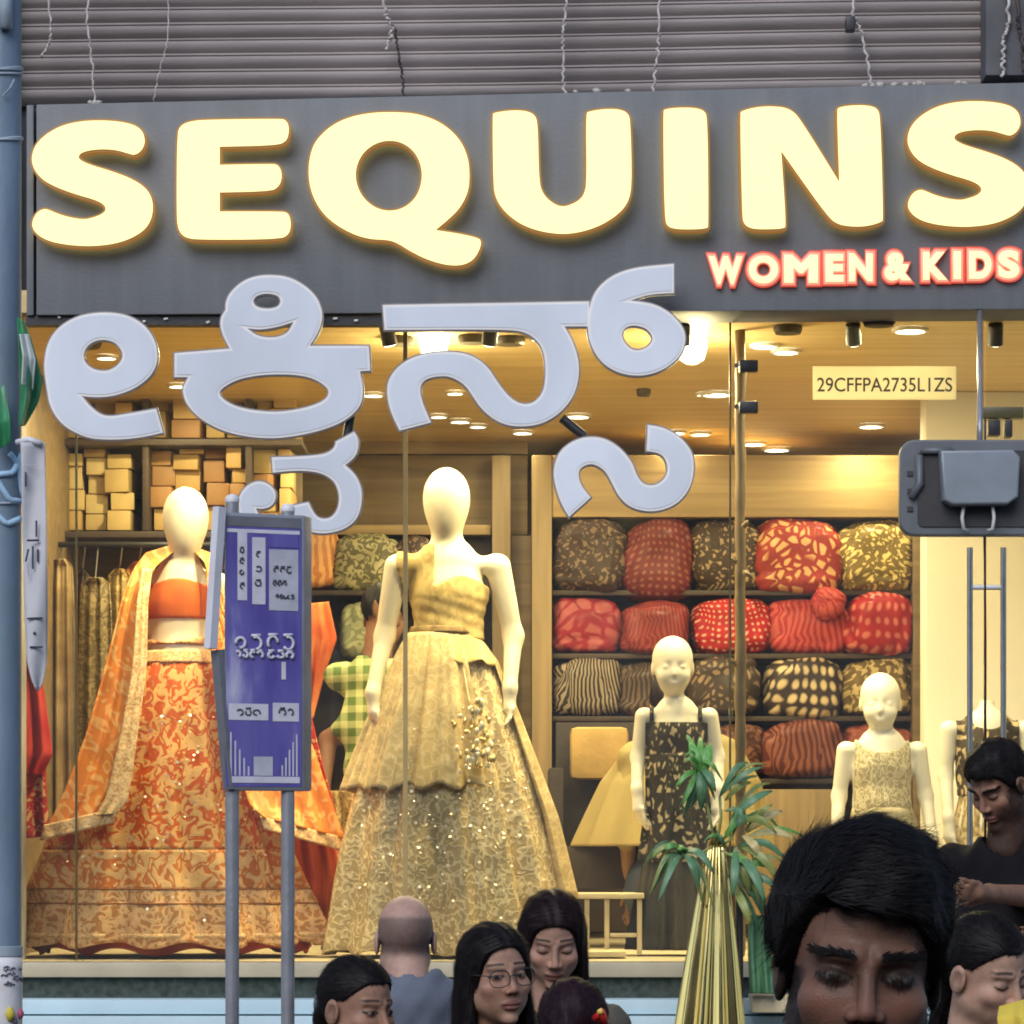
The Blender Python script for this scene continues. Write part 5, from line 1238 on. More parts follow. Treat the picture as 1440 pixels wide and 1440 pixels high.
    # hair
    if style != 'bald':
        fr = hair_field(style, vol, seed)
        lo = (-.13, -.155, -.34) if style != 'short' else (-.115, -.13, -.1)
        hv, hq = snets(fr, lo, (.13, .125, .16 + vol), .0035)
        sv, sq = strands(lambda x, y, z: fr(x, y, z), hv, style, ns, wr, sl, 7, seed, lift, sweep)
        if stub:
            bv = np.concatenate(stub); nb_ = len(bv) // 6; bi = np.arange(nb_)[:, None] * 6 + len(sv); sq = np.concatenate([sq, bi + np.array([0, 1, 2, 3]), bi + np.array([3, 2, 4, 5])]); sv = np.concatenate([sv, bv])
        allv = np.concatenate([hv, sv]) * s; allq = np.concatenate([hq, sq + len(hv)])
        W = np.array(Mh); wv = allv @ W.T + np.array(hc_)
        np_mesh('hair', wv, allq, hair, t)
    if glasses:
        hl = lambda v: hc_ + t.location + (Mh @ Vector(v)) * s
        g_ = MB()
        for sg_ in (-1, 1):
            ring = []; n_ = 22
            for k in range(n_ + 1):
                a = 2 * math.pi * k / n_; c_, s_2 = math.cos(a), math.sin(a)
                ring.append(hl((sg_ * .034 + .0255 * np.sign(c_) * abs(c_) ** .7, .103 - .10 * max(0, abs(sg_ * .034 + .0255 * c_) - .02) ** 1.25 * 2.2, -.004 + .0205 * np.sign(s_2) * abs(s_2) ** .8)))
            g_.tube(ring, [.0013 + .0009 * max(0, math.sin(2 * math.pi * k / n_)) for k in range(n_ + 1)], 6, cap=False)
            g_.tube([hl((sg_ * .058, .092, .004)), hl((sg_ * .074, .06, .006)), hl((sg_ * .080, .0, .004))], .0013, 6)
        g_.tube([hl((-.009, .104, .0)), hl((0, .108, .004)), hl((.009, .104, .0))], .0015, 6)
        g_.build('glasses', 'black_metal', t, smooth=True)
    return t, bl, Mh, hc_
mat('jeans', (.04, .05, .08), .8, bump=.2); mat('shoe_dark', (.02, .018, .017), .5)
mat('shirt_bluegrey', (.115, .135, .18), .85, scale=14, var=.1, bump=.2, bscale=300)
mat('shirt_black', (.007, .006, .008), .85, scale=10, var=.2, bump=.15, spec=.15)
mat('jacket_olive', (.075, .07, .055), .85, scale=8, var=.2, bump=.25)
mat('kurta_dark', (.03, .028, .034), .8, scale=9); mat('kurta_grey', (.10, .09, .09), .8, scale=9); mat('top_plum', (.06, .03, .045), .8)
fabric('plaid', (.10, .17, .035), (.55, .58, .26), 'plaid', 5.0, uv='Object', thr=.5, bump=.05, aspect=(1, 1, 1))
mat('kaftan', (.30, .23, .085), .8, scale=5, var=.1, bump=.15)

# man in the foreground
person('dark haired man with trimmed beard, frowning, head lowered in front of the vase', 1209, 1357, 3.36, yaw=R(-1), pitch=R(7), roll=R(-4), tone=(.175, .092, .063), style='short', vol=.019, eh=.0036, top='kurta_dark', beard=.9, gaze=.001, sock_shade=.95, jaw=1.05, res=.0019, ns=17000, wr=.0005, sl=.06, lift=.008, seed=11, brow=1.1, sweep=(-.9, -.35, .25))
# woman turned to the right
person('woman with dark tied back hair in profile beside the sign posts', 503, 1416, 8.1, yaw=R(48), pitch=R(8), tone=(.31, .175, .12), style='back', fem=True, top='kurta_grey', ns=4000, lift=.004, seed=12, byaw=R(50), sl=.07)
# bald man from behind
person('bald man in blue grey T-shirt seen from behind, facing the window', 570, 1320, 9.1, yaw=R(184), pitch=R(2), tone=(.42, .27, .215), style='bald', top='shirt_bluegrey', seed=13, sleeves=.4, byaw=R(190), zsh=-.17, shave=.7)
# woman with glasses
person('young woman with black bob and round glasses looking over her shoulder', 697, 1370, 8.1, yaw=R(24), pitch=R(1), roll=R(4), tone=(.34, .20, .14), style='long', fem=True, top='kurta_dark', ns=5500, lift=.004, seed=14, glasses=True, sl=.09, gaze=.004, byaw=R(35), jaw=1.04)
# woman looking down behind her
person('woman with long parted dark hair in olive jacket, looking down', 777, 1319, 8.9, yaw=R(4), pitch=R(24), tone=(.38, .225, .165), style='long', hair='hair_brown', fem=True, top='jacket_olive', closed=True, ns=5500, lift=.004, seed=15, sl=.09, byaw=R(10))
# head with red clip, from behind
pt, blp, Mp, hp_ = person('person with plum tinted dark hair held by a red clip, from behind', 806, 1452, 7.7, yaw=R(170), pitch=R(14), tone=(.24, .13, .09), style='back', hair='hair_plum', fem=True, top='top_plum', ns=3000, seed=16, sl=.08)
emit('clip_red', (.6, .03, .02), 0.0); emit('clip_yellow', (.75, .5, .1), 0.0)
q = MB(); q.tube([P(838, 1432, 7.6), P(846, 1424, 7.58), P(850, 1440, 7.6)], .011, 8); q.build('hair_clip', 'clip_red', pt, smooth=True)
q = MB(); q.tube([P(842, 1424, 7.575), P(847, 1421, 7.57)], .007, 8); q.build('hair_clip', 'clip_yellow', pt, smooth=True)
# woman at the lower right
pr, blr, Mr, hr = person('woman with dark tied hair and yellow scarf, head bent, beside black shirted man', 1388, 1366, 7.2, yaw=R(40), pitch=R(20), roll=R(6), tone=(.45, .28, .205), style='back', fem=True, top='kurta_dark', closed=True, ns=4500, lift=.004, seed=17, sl=.08, byaw=R(45))
mat('scarf_yellow', (.62, .47, .06), .8, bump=.2)
drape([(1405, 1416, 1470, 1398, 7.05, 7.0), (1402, 1432, 1480, 1425, 7.0, 6.95), (1408, 1470, 1490, 1470, 6.98, 6.93), (1420, 1540, 1500, 1540, 6.98, 6.95)], 'scarf', 'scarf_yellow', pr, folds=2, amp=.01, seed=4)
# man in black shirt on the step
dM = 10.0
cM = P(1404, 1102, dM); cM.z -= .36
el_l = P(1462, 1262, dM - .12); wl = P(1392, 1256, dM - .36)
person('man in black shirt with beard on the entrance step, looking down at his hand', 1404, 1102, dM, yaw=R(-48), pitch=R(32), tone=(.23, .125, .085), style='short', vol=.012, top='shirt_black', beard=.8, closed=True, ns=3000, seed=18, ground=.36, byaw=R(-35), sleeves=.5,
       arms=[[P(1500, 1250, dM + .1) - Vector((P(1404, 0, dM).x, dM, .36)), P(1460, 1300, dM - .2) - Vector((P(1404, 0, dM).x, dM, .36))], [el_l - Vector((P(1404, 0, dM).x, dM, .36)), wl - Vector((P(1404, 0, dM).x, dM, .36))]])
q = MB(); c_ = P(1380, 1256, dM - .34)
q.tube([P(1377, 1247, dM - .33), P(1374, 1256, dM - .35), P(1377, 1266, dM - .33)], .006, 8); single(q, 'wristwatch', 'steel', 'steel wristwatch on the black shirted man', 'watch', smooth=True)
q = MB(); q.boxpx(1352, 1238, 1374, 1248, dM - .42, .07); single(q, 'phone', 'black_metal', 'black phone held by the black shirted man', 'phone', bevel=.003)
# shopper inside in a green plaid shirt
dS = 13.5; bS = Vector((P(540, 0, dS).x, dS, FLOOR))
person('shopper in green plaid shirt inside the shop, turned to the shelves', 540, 868, dS, yaw=R(150), pitch=R(10), tone=(.20, .10, .06), style='short', top='plaid', ns=1200, seed=19, ground=FLOOR, sleeves=.42, res=.004, s=1.0, shw=.18, group='shoppers inside the shop',
       arms=[[P(600, 1050, dS) - bS, P(600, 1120, dS - .1) - bS], [P(462, 1040, dS) - bS, P(455, 1110, dS - .1) - bS]])
# seated shopper in a loose yellow kaftan
dK = 13.75
tk, blk, Mk, hk = person('shopper in loose yellow kaftan seated behind the girl mannequin', 940, 992, dK, yaw=R(175), pitch=R(15), tone=(.3, .17, .1), style='short', hair='hair_brown', top='kaftan', ns=1000, seed=20, ground=FLOOR, res=.004, group='shoppers inside the shop', s=.9, shw=.15)
skirt('kaftan', 'kaftan', tk, [(1022, 925, 990), (1042, 893, 1036), (1100, 852, 1066), (1190, 815, 1082)], dK, folds=9, amp=.05, seed=52, flat=.5, sub=40)
# ================================================================= FABRIC BUNDLES ON THE SHELVES
def bundle(cx, cy, w, h, d, m, label, dep=.3, seed=0, tilt=0.0, pw=.46):
    """soft folded cloth: flat underside, bulging top, creases and a turned-over edge"""
    r_ = np.random.default_rng(seed); n, k = 56, 30
    a = np.linspace(0, 2 * np.pi, n); b_ = np.linspace(-np.pi / 2, np.pi / 2, k)
    sp = lambda v, e: np.sign(v) * np.abs(v) ** e
    hw, hh = M_(w / 2, d) * 1.1, M_(h / 2, d) * 1.08; ph = r_.uniform(0, 6.28, 8); dv = r_.normal(0, 1, (5, 3)) * 3.2
    G, UV = [], []
    c = P(cx, cy, d); bulge = r_.uniform(.0, .3)
    for i in range(k):
        row, ur = [], []
        for j in range(n):
            x = sp(np.cos(b_[i]), pw) * sp(np.cos(a[j]), pw); y = sp(np.cos(b_[i]), pw) * sp(np.sin(a[j]), pw); z = sp(np.sin(b_[i]), pw)
            cr = sum(abs(math.sin(dv[e_][0] * x + dv[e_][1] * z + dv[e_][2] * y + ph[e_])) ** .5 for e_ in range(5)) / 5
            q = .74 + .36 * cr
            zt = z if z < 0 else z * (1 + bulge * (1 - abs(x)) - .12 * x * math.sin(ph[6]))
            X, Z = x * hw * q, zt * hh * (.84 + .2 * cr)
            row.append((c.x + X * math.cos(tilt) - Z * math.sin(tilt), c.y + dep / 2 + y * dep / 2 * q, c.z + X * math.sin(tilt) + Z * math.cos(tilt))); ur.append((x * hw + .07 * cr + .04 * z * x, z * hh + .05 * y + .05 * cr + .3 * hw * x * x * math.sin(ph[5])))
        G.append(row); UV.append(ur)
    g_ = MB(); g_.grid(G, UV)
    return single(g_, 'fabric_bundle', m, label, 'fabric', 'folded fabric bundles on the shelves', smooth=True, weld=True)
def fb(n, c1, c2, kind, sc, **kw): return fabric('bundle_' + n, c1, c2, kind, sc * (.75 if kind == 'maze' else 1), bump=.3, **kw)
rowsB = [  # left-hand bundle colours set darker for the shade they sit in
 (830, 783, 94, 92, fb('brown_leaf', (.045, .026, .02), (.20, .135, .085), 'maze', 26, k=1.5), 'brown and grey leaf print bundle on the top shelf beside the wood post'),
 (925, 790, 92, 100, fb('dark_red_flower', (.13, .016, .018), (.25, .085, .055), 'dots', 34, thr=.6), 'dull red floral bundle on the top shelf, taller than its neighbours'),
 (1022, 782, 92, 92, fb('beige_scroll', (.05, .032, .02), (.36, .25, .14), 'maze', 24, k=1.6), 'brown beige scroll print bundle behind the bamboo pole'),
 (1124, 782, 112, 96, fb('orange_leaf', (.30, .03, .02), (.72, .40, .17), 'leafy', 22, thr=.42), 'orange and cream leaf print bundle on the top shelf'),
 (1234, 782, 108, 94, fb('yellow_scroll', (.18, .12, .03), (.72, .56, .22), 'maze', 24, k=1.7), 'yellow gold scroll print bundle on the top shelf'),
 (826, 879, 88, 74, fb('crimson', (.26, .014, .03), (.38, .09, .09), 'leafy', 13, thr=.3), 'crimson and pink bundle below the brown leaf bundle'),
 (922, 884, 88, 68, fb('red_rib', (.17, .014, .014), (.25, .04, .03), 'stripe', 16), 'dark red ribbed bundle behind the girl mannequin head'),
 (1030, 880, 98, 74, fb('red_dot', (.40, .01, .014), (.75, .45, .33), 'dots', 36, thr=.64), 'bright red bundle with white dots'),
 (1138, 882, 104, 72, fb('red_stripe', (.36, .018, .02), (.50, .08, .065), 'stripe', 11), 'coral red striped bundle with twisted end'),
 (1238, 880, 88, 76, fb('red_drop', (.32, .008, .011), (.54, .15, .11), 'dots', 24, thr=.58, aspect=(1, .7, 1)), 'red bundle with pink drop motifs'),
 (826, 968, 90, 72, fb('dark_stripe', (.018, .014, .012), (.30, .23, .16), 'stripe', 18, aspect=(1, .05, 1)), 'black bundle with pale vertical stripes'),
 (912, 972, 78, 70, fb('dark_brown', (.03, .02, .014), (.12, .075, .045), 'stripe', 14), 'dark brown bundle beside the girl mannequin'),
 (1018, 966, 96, 72, fb('brown_flower', (.05, .032, .02), (.28, .19, .11), 'leafy', 26), 'brown floral bundle below the white dotted bundle'),
 (1132, 970, 98, 76, fb('cream_drop', (.035, .02, .016), (.62, .48, .28), 'dots', 22, thr=.52, aspect=(1, .75, 1)), 'black bundle with cream drop motifs'),
 (1236, 966, 92, 76, fb('tan_vine', (.16, .10, .03), (.58, .44, .2), 'maze', 20, k=1.3), 'tan vine print bundle behind the pale girl mannequin head'),
 (1130, 1056, 104, 70, fb('rust_fold', (.10, .018, .01), (.24, .075, .04), 'stripe', 11, aspect=(1, .2, 1)), 'rust red folded bundle on the lowest open shelf'),
 (1030, 1056, 90, 66, fb('rust_dark', (.06, .02, .012), (.2, .08, .04), 'maze', 18), 'dark rust bundle behind the hanging leaves'),
 (1236, 1056, 90, 66, fb('brick', (.2, .04, .02), (.3, .08, .04), 'maze', 18), 'brick red bundle behind the pale girl mannequin'),
]
fb('orange_fold', (.46, .17, .05), (.66, .33, .12), 'stripe', 9); fb('olive', (.10, .09, .045), (.34, .30, .16), 'maze', 18); fb('sage', (.22, .23, .13), (.38, .38, .22), 'maze', 15)
for nm, mm_ in MATS.items():                                  # bundles are bagged in thin clear plastic
    if nm.startswith('bundle_'):
        pb_ = mm_.node_tree.nodes['Principled BSDF']; pb_.inputs['Coat Weight'].default_value = .12; pb_.inputs['Coat Roughness'].default_value = .22
for i, (x, y, w, h, m_, lb) in enumerate(rowsB): bundle(x, y, w, h, SH - .03 + .02 * (i % 3), m_, lb, seed=i, tilt=R(rnd.uniform(-4, 4)), dep=.34)
bundle(1168, 848, 44, 40, SH - .08, 'bundle_red_stripe', 'twisted coral end of cloth on the striped bundle', seed=88, tilt=R(40), dep=.15, pw=.9)
fb('orange_fold', (.46, .17, .05), (.66, .33, .12), 'stripe', 9); fb('olive', (.10, .09, .045), (.34, .30, .16), 'maze', 18); fb('sage', (.22, .23, .13), (.38, .38, .22), 'maze', 15)
bundle(440, 782, 62, 84, 15.22, 'bundle_orange_fold', 'orange brown folded bundle beside the purple notice board', seed=31)
bundle(512, 792, 88, 74, 15.22, 'bundle_olive', 'olive green crumpled bundle on the narrow shelf', seed=32)
bundle(510, 886, 60, 72, 15.22, 'bundle_sage', 'grey green bundle above the plaid shirt', seed=33)
bundle(580, 795, 50, 70, 15.24, 'bundle_brown_leaf', 'brown leaf print bundle behind the gown mannequin arm', seed=34)
bundle(640, 890, 70, 74, 15.24, 'bundle_dark_brown', 'dark bundle behind the gown mannequin waist', seed=35)

# ================================================================= HANGING CLOTHES ON THE LEFT
rl = thing('clothes_rail', 'dark clothes rail below the carton shelf', 'rail', P(150, 765, 13.9))
q = MB(); q.tube([P(30, 766, 13.9), P(425, 766, 13.9)], .012, 10); q.build('tube', 'black_metal', rl, smooth=True)
for x in (35, 420): q = MB(); q.tube([P(x, 766, 13.9), P(x, 757, 13.9)], .008, 8); q.build('hook', 'black_metal', rl)
fabric('coat_beige', (.24, .165, .078), (.34, .25, .125), 'plain', 9, bump=.2); fabric('coat_olive', (.13, .10, .045), (.25, .19, .09), 'maze', 14, sparkle=.13, bump=.4)
fabric('coat_dark', (.05, .03, .018), (.10, .06, .035), 'plain', 9); fabric('coat_rust', (.34, .08, .025), (.48, .16, .05), 'plain', 9); fabric('coat_gold', (.30, .20, .07), (.5, .36, .14), 'maze', 16, sparkle=.15, bump=.4)
fabric('red_silk', (.50, .02, .02), (.62, .06, .04), 'plain', 6, bump=.15); fabric('red_gold', (.48, .03, .03), (.70, .40, .18), 'paisley', 16, k=1.4, bump=.3); fabric('orange_silk', (.66, .13, .03), (.78, .26, .07), 'plain', 7, bump=.15)
def garment(x0, x1, y0, y1, d, m, label, seed, flare=8, sh=10):
    g_ = [(x0 + 12, y0, x1 - 12, y0, d, d), (x0 + 2, y0 + sh, x1 - 2, y0 + sh, d + .03, d + .03), (x0, y0 + sh * 4, x1, y0 + sh * 4, d, d), (x0 - flare / 2, (y0 + y1) / 2, x1 + flare / 2, (y0 + y1) / 2, d, d), (x0 - flare, y1, x1 + flare, y1 + 4, d, d)]
    t_ = thing('hanging_garment', label, 'clothing', P((x0 + x1) / 2, y1, d), 'clothes hung on the rail')
    drape(g_, 'cloth', m, t_, folds=3, amp=.02, seed=seed, bulge=.05)
    h_ = MB(); cx = (x0 + x1) / 2; h_.tube([P(cx, 764, 13.9), P(cx + 4, 770, 13.9), P(cx, y0 + 2, d)], .003, 6); h_.build('hanger', 'steel', t_)
for i, (x0, x1, y0, y1, d, m_, lb) in enumerate((
    (62, 104, 786, 1190, 13.8, 'coat_beige', 'long beige coat on the rail beside the white pennant'), (104, 128, 800, 1150, 13.95, 'coat_dark', 'dark brown garment between beige and sparkling coats'),
    (112, 156, 812, 1170, 13.78, 'coat_olive', 'olive sparkling garment on the rail next to the orange dupatta'), (150, 186, 800, 1100, 13.95, 'coat_gold', 'gold beaded garment partly behind the orange dupatta'),
    (176, 214, 790, 1100, 14.0, 'coat_rust', 'rust garment behind the orange dupatta shoulder'), (300, 330, 800, 1150, 13.95, 'coat_dark', 'dark garment behind the purple notice board'), (330, 372, 800, 1150, 13.9, 'coat_gold', 'gold garment hidden behind the notice board'), (372, 410, 800, 1150, 13.95, 'coat_beige', 'beige garment behind the right notice board edge'))):
    garment(x0, x1, y0, y1, d, m_, lb, 60 + i)
t_ = thing('red_outfit', 'bright red and gold outfit hanging by the glass beside the pole', 'clothing', P(46, 1180, 12.4))
drape([(22, 890, 40, 900, 12.4, 12.4), (20, 960, 62, 970, 12.38, 12.42), (18, 1060, 74, 1060, 12.36, 12.42), (20, 1085, 60, 1090, 12.36, 12.42)], 'jacket', 'red_silk', t_, folds=2, amp=.02, seed=71)
drape([(20, 1080, 64, 1078, 12.4, 12.44), (18, 1130, 66, 1130, 12.4, 12.44), (18, 1180, 70, 1176, 12.4, 12.44)], 'border', 'red_gold', t_, folds=2, amp=.02, seed=72)
# orange and red garments leaning behind the notice board
drape([(424, 850, 462, 846, 13.75, 13.8), (425, 900, 474, 898, 13.75, 13.8), (428, 950, 456, 948, 13.75, 13.8), (430, 1010, 440, 1010, 13.75, 13.8)], 'hanging_sari', 'orange_silk', None, folds=2, amp=.02, seed=73, thing_args=('bright orange silk cloth hanging beside the plaid shopper', 'clothing'))
drape([(418, 1000, 436, 1000, 13.1, 13.1), (418, 1080, 452, 1070, 13.05, 13.1), (420, 1180, 480, 1170, 13.0, 13.1), (430, 1300, 470, 1300, 13.0, 13.1)], 'hanging_sari', 'red_gold', None, folds=2, amp=.03, seed=74, thing_args=('red and gold sari cloth between the two large gowns', 'clothing'))
drape([(440, 1112, 500, 1112, 13.2, 13.2), (440, 1150, 510, 1150, 13.2, 13.2), (440, 1230, 500, 1230, 13.2, 13.2)], 'hanging_sari', 'coat_gold', None, folds=3, amp=.03, seed=75, thing_args=('dull gold cloth hanging below the plaid shopper arm', 'clothing'))

# ================================================================= BAMBOO POLE, VASE AND LEAVES
wood('bamboo', (.13, .085, .035), (.31, .22, .11), axis=2, scale=2.2)
bp_ = thing('bamboo_pole', 'knobbly brown branch pole standing behind the window joint', 'pole', P(1040, 1345, 12.3))
pts, rs = [], []
for i in range(90):
    y = 456 + (1345 - 456) * i / 89; pts.append(P(1041 + .5 * math.sin(y * .05), y, 12.3)); rs.append(.0195 + .0012 * math.sin(y * .11) + (.003 if i % 13 == 0 and y > 720 else 0) + (rnd.uniform(-.002, .002) if y > 720 else 0))
q = MB(); q.tube(pts, rs, 12); q.build('stem', 'bamboo', bp_, smooth=True)
for (x, y, dx, dy) in ((1046, 740, 6, -8), (1034, 790, -7, -6), (1047, 805, 9, 6), (1034, 935, -8, -10)):
    q = MB(); q.tube([P(x, y, 12.27), P(x + dx * .6, y + dy * .5, 12.25), P(x + dx, y + dy, 12.25)], [.011, .009, .005], 7); q.build('twig', 'bamboo', bp_, smooth=True)
m_, t2, b2 = base('brass'); b2.inputs['Base Color'].default_value = (.95, .70, .26, 1); b2.inputs['Metallic'].default_value = 1.0
n_ = nd(t2, 'ShaderNodeTexNoise'); n_.inputs['Scale'].default_value = 6; t2.links.new(coord(t2, 'Object'), n_.inputs[0]); r2 = ramp(t2, n_.outputs[0], [(.3, (.10, .10, .10)), (.7, (.2, .2, .2))]); t2.links.new(r2.outputs[0], b2.inputs['Roughness']); MATS['brass'] = m_
vd = 11.45
vs_ = thing('floor_vase', 'tall fluted brass cone vase on the step outside the window', 'vase', P(1000, 1440, vd))
vs_.location.z = .9
vb = Vector((P(1000, 0, vd).x, vd, .9)); zt_ = P(0, 1182, vd).z - .9; zf = P(0, 1440, vd).z - .9
q = MB(); q.lathe([(.15, .0), (.15, .02), (M_(52, vd), .03), (M_(45, vd), zf), (M_(34, vd), zf + (zt_ - zf) * .35), (M_(22, vd), zf + (zt_ - zf) * .7), (M_(13, vd), zf + (zt_ - zf) * .95), (M_(9, vd), zt_), (M_(8, vd), zt_ - .01)], vb, 180, flute=10, fa=.11); vbo = q.build('body', 'brass', vs_, smooth=True)
# leaning: the cone leans a little to the right
for v in vbo.data.vertices: v.co.x += M_(9, vd) * (v.co.z - zf) / (zt_ - zf) - M_(2, vd)
q = MB(); q.tube([P(1040, 1255, vd + .1), P(1040, 1440, vd + .1), (P(1040, 0, vd + .1).x, vd + .1, .902)], .013, 10); single(q, 'support_rod', 'black_metal', 'dark brown rod standing behind the brass vase', 'rod', smooth=True)
def leaf_mat(n, c):
    m, t, b_ = base(n); co = coord(t, 'UV'); nn = nd(t, 'ShaderNodeTexNoise'); nn.inputs['Scale'].default_value = 6; t.links.new(co, nn.inputs[0])
    r = ramp(t, nn.outputs[0], [(.3, tuple(x * .7 for x in c)), (.7, tuple(min(1, x * 1.3) for x in c))]); t.links.new(r.outputs[0], b_.inputs['Base Color']); b_.inputs['Roughness'].default_value = .45
    b_.inputs['Transmission Weight'].default_value = 0; MATS[n] = m
leaf_mat('leaf_deep', (.10, .22, .11)); leaf_mat('leaf_bright', (.13, .34, .08)); leaf_mat('leaf_yellow', (.24, .28, .08)); leaf_mat('leaf_dry', (.50, .42, .18))
pt_ = thing('potted_leaves', 'spray of green bamboo leaves rising from the brass vase', 'plant', P(1005, 1185, vd))
def leaf(x0, y0, x1, y1, w, m, droop=.25, d0=vd, dd=0.0, seed=0):
    r_ = random.Random(seed); a = P(x0, y0, d0); b_ = P(x1, y1, d0 + dd); L_ = (b_ - a).length; n = 9; G, UV = [], []
    dirv = (b_ - a).normalized(); side = dirv.cross(Vector((0, -1, 0))).normalized(); side = (side + Vector((0, r_.uniform(-.6, .6), 0))).normalized()
    for i in range(n):
        t = i / (n - 1); p = a.lerp(b_, t) + Vector((0, 0, droop * L_ * math.sin(t * math.pi) )) + Vector((0, -.05 * math.sin(t * 3.1), 0))
        ww = M_(w * .85, d0) * (math.sin(math.pi * min(1, t * .9 + .06)) ** .8) * .5
        G.append([tuple(p - side * ww), tuple(p + Vector((0, .006, -.004))), tuple(p + side * ww)]); UV.append([(0, t), (.5, t), (1, t)])
    g_ = MB(); g_.grid(G, UV); g_.build('leaf', m, pt_, smooth=True, solid=.0015)
LV = [ # drooping blades on the left
 (958, 1196, 908, 1212, 9, 'leaf_yellow', .25), (958, 1198, 918, 1252, 13, 'leaf_deep', .22), (960, 1200, 926, 1268, 12, 'leaf_deep', .15), (962, 1198, 984, 1252, 14, 'leaf_deep', .15), (962, 1196, 1004, 1228, 13, 'leaf_deep', .18), (956, 1192, 930, 1198, 10, 'leaf_bright', .2), (958, 1200, 954, 1188, 12, 'leaf_bright', .1), (962, 1200, 990, 1276, 8, 'leaf_yellow', .1),
 # upper tuft
 (985, 1090, 970, 1042, 18, 'leaf_bright', .0), (985, 1095, 998, 1044, 20, 'leaf_bright', .0), (982, 1085, 950, 1106, 9, 'leaf_bright', .12), (984, 1080, 972, 1136, 16, 'leaf_deep', .0), (985, 1078, 986, 1140, 18, 'leaf_deep', .0), (985, 1080, 1006, 1112, 14, 'leaf_deep', .1), (985, 1090, 960, 1150, 10, 'leaf_deep', .05), (984, 1072, 1012, 1092, 8, 'leaf_bright', .2), (984, 1078, 962, 1070, 8, 'leaf_bright', .15),
 # right mass
 (1012, 1120, 1052, 1072, 10, 'leaf_deep', .2), (1014, 1118, 1074, 1078, 8, 'leaf_deep', .12), (1020, 1125, 1056, 1100, 12, 'leaf_yellow', .15), (1020, 1140, 1050, 1160, 12, 'leaf_deep', .2), (1030, 1150, 1086, 1112, 14, 'leaf_deep', .1), (1036, 1160, 1092, 1172, 14, 'leaf_yellow', .2), (1040, 1190, 1106, 1210, 13, 'leaf_deep', .2), (1040, 1190, 1102, 1250, 14, 'leaf_yellow', .15), (1038, 1200, 1076, 1268, 16, 'leaf_deep', .1), (1036, 1195, 1054, 1260, 18, 'leaf_yellow', .0), (1034, 1190, 1030, 1260, 14, 'leaf_deep', .0), (1045, 1180, 1120, 1180, 14, 'leaf_dry', .15), (1050, 1170, 1100, 1140, 16, 'leaf_dry', .1), (1045, 1175, 1072, 1210, 14, 'leaf_dry', .1), (1020, 1190, 1000, 1175, 10, 'leaf_deep', .2), (1024, 1200, 1064, 1230, 12, 'leaf_bright', .1), (1030, 1230, 1082, 1290, 16, 'leaf_deep', .1), (1040, 1230, 1110, 1262, 10, 'leaf_deep', .12), (1018, 1180, 1046, 1130, 12, 'leaf_bright', .0), (1022, 1170, 1068, 1150, 13, 'leaf_deep', .15), (1030, 1240, 1056, 1300, 14, 'leaf_yellow', .0), (1044, 1220, 1090, 1225, 12, 'leaf_bright', .2)]
for i, (a, b_, c, e, w, m_, dr_) in enumerate(LV): leaf(a, b_, c, e, w, m_, dr_, vd - .02, rnd.uniform(-.12, .06), i)
for i, (a, b_, c, e, w, m_, dr_) in enumerate(LV):            # a second, finer growth of the same spray
    jx, jy = rnd.uniform(-9, 9), rnd.uniform(-8, 8)
    leaf(a + jx * .3, b_ + jy * .3, c + jx * 1.6, e + jy * 1.6, w * .6, rnd.choice(('leaf_deep', 'leaf_bright', 'leaf_yellow', m_)), dr_ + rnd.uniform(-.05, .12), vd + .02, rnd.uniform(-.1, .1), 100 + i)
for (pts) in ([(1006, 1190), (996, 1140), (985, 1085)], [(1008, 1190), (1014, 1150), (1012, 1120)], [(1010, 1192), (1028, 1180), (1036, 1160)], [(1004, 1190), (985, 1200), (960, 1197)], [(1012, 1195), (1030, 1205), (1036, 1230)]):
    q = MB(); q.tube([P(x, y, vd - .02) for x, y in pts], .005, 6); q.build('stem', 'leaf_yellow', pt_, smooth=True)
fabric('green_cloth', (.10, .24, .12), (.15, .32, .17), 'plain', 8)
drape([(1052, 1286, 1082, 1288, 11.55, 11.55), (1052, 1340, 1085, 1340, 11.55, 11.55), (1055, 1396, 1090, 1398, 11.55, 11.55)], 'green_cloth', 'green_cloth', None, folds=2, amp=.015, seed=81, thing_args=('pleated green cloth hanging behind the brass vase', 'cloth'))
q = MB(); q.boxpx(1058, 1400, 1130, 1424, 11.6, .2); single(q, 'wooden_block', 'pale_wood', 'pale wooden block beside the brass vase foot', 'block', bevel=.004)

# ================================================================= FLOODLIGHT
mat('flood_body', (.12, .13, .145), .5, metal=.2, scale=9, var=.15, bump=.05); mat('flood_dark', (.035, .034, .038), .6, scale=9); mat('flood_box', (.21, .24, .275), .45, scale=8, var=.12, bump=.06); mat('cable_grey', (.55, .54, .52), .6)
fd = 11.2
fl = thing('floodlight', 'grey LED floodlight seen from behind, hung before the door', 'floodlight', P(1360, 750, fd))
def rrect(x0, y0, x1, y1, r, n=6):
    out = []
    for (cx, cy_, a0) in ((x1 - r, y0 + r, -90), (x1 - r, y1 - r, 0), (x0 + r, y1 - r, 90), (x0 + r, y0 + r, 180)):
        for k in range(n + 1): a = R(a0 + 90 * k / n); out.append((cx + r * math.cos(a), cy_ + r * math.sin(a)))
    return out
outline_mesh('housing', [to_xz(rrect(1268, 621, 1470, 751, 18), fd)], fd, .045, 'flood_body', fl, bevel=.006)
outline_mesh('back_plate', [to_xz(rrect(1290, 634, 1462, 741, 8), fd)], fd - .012, .01, 'flood_dark', fl)
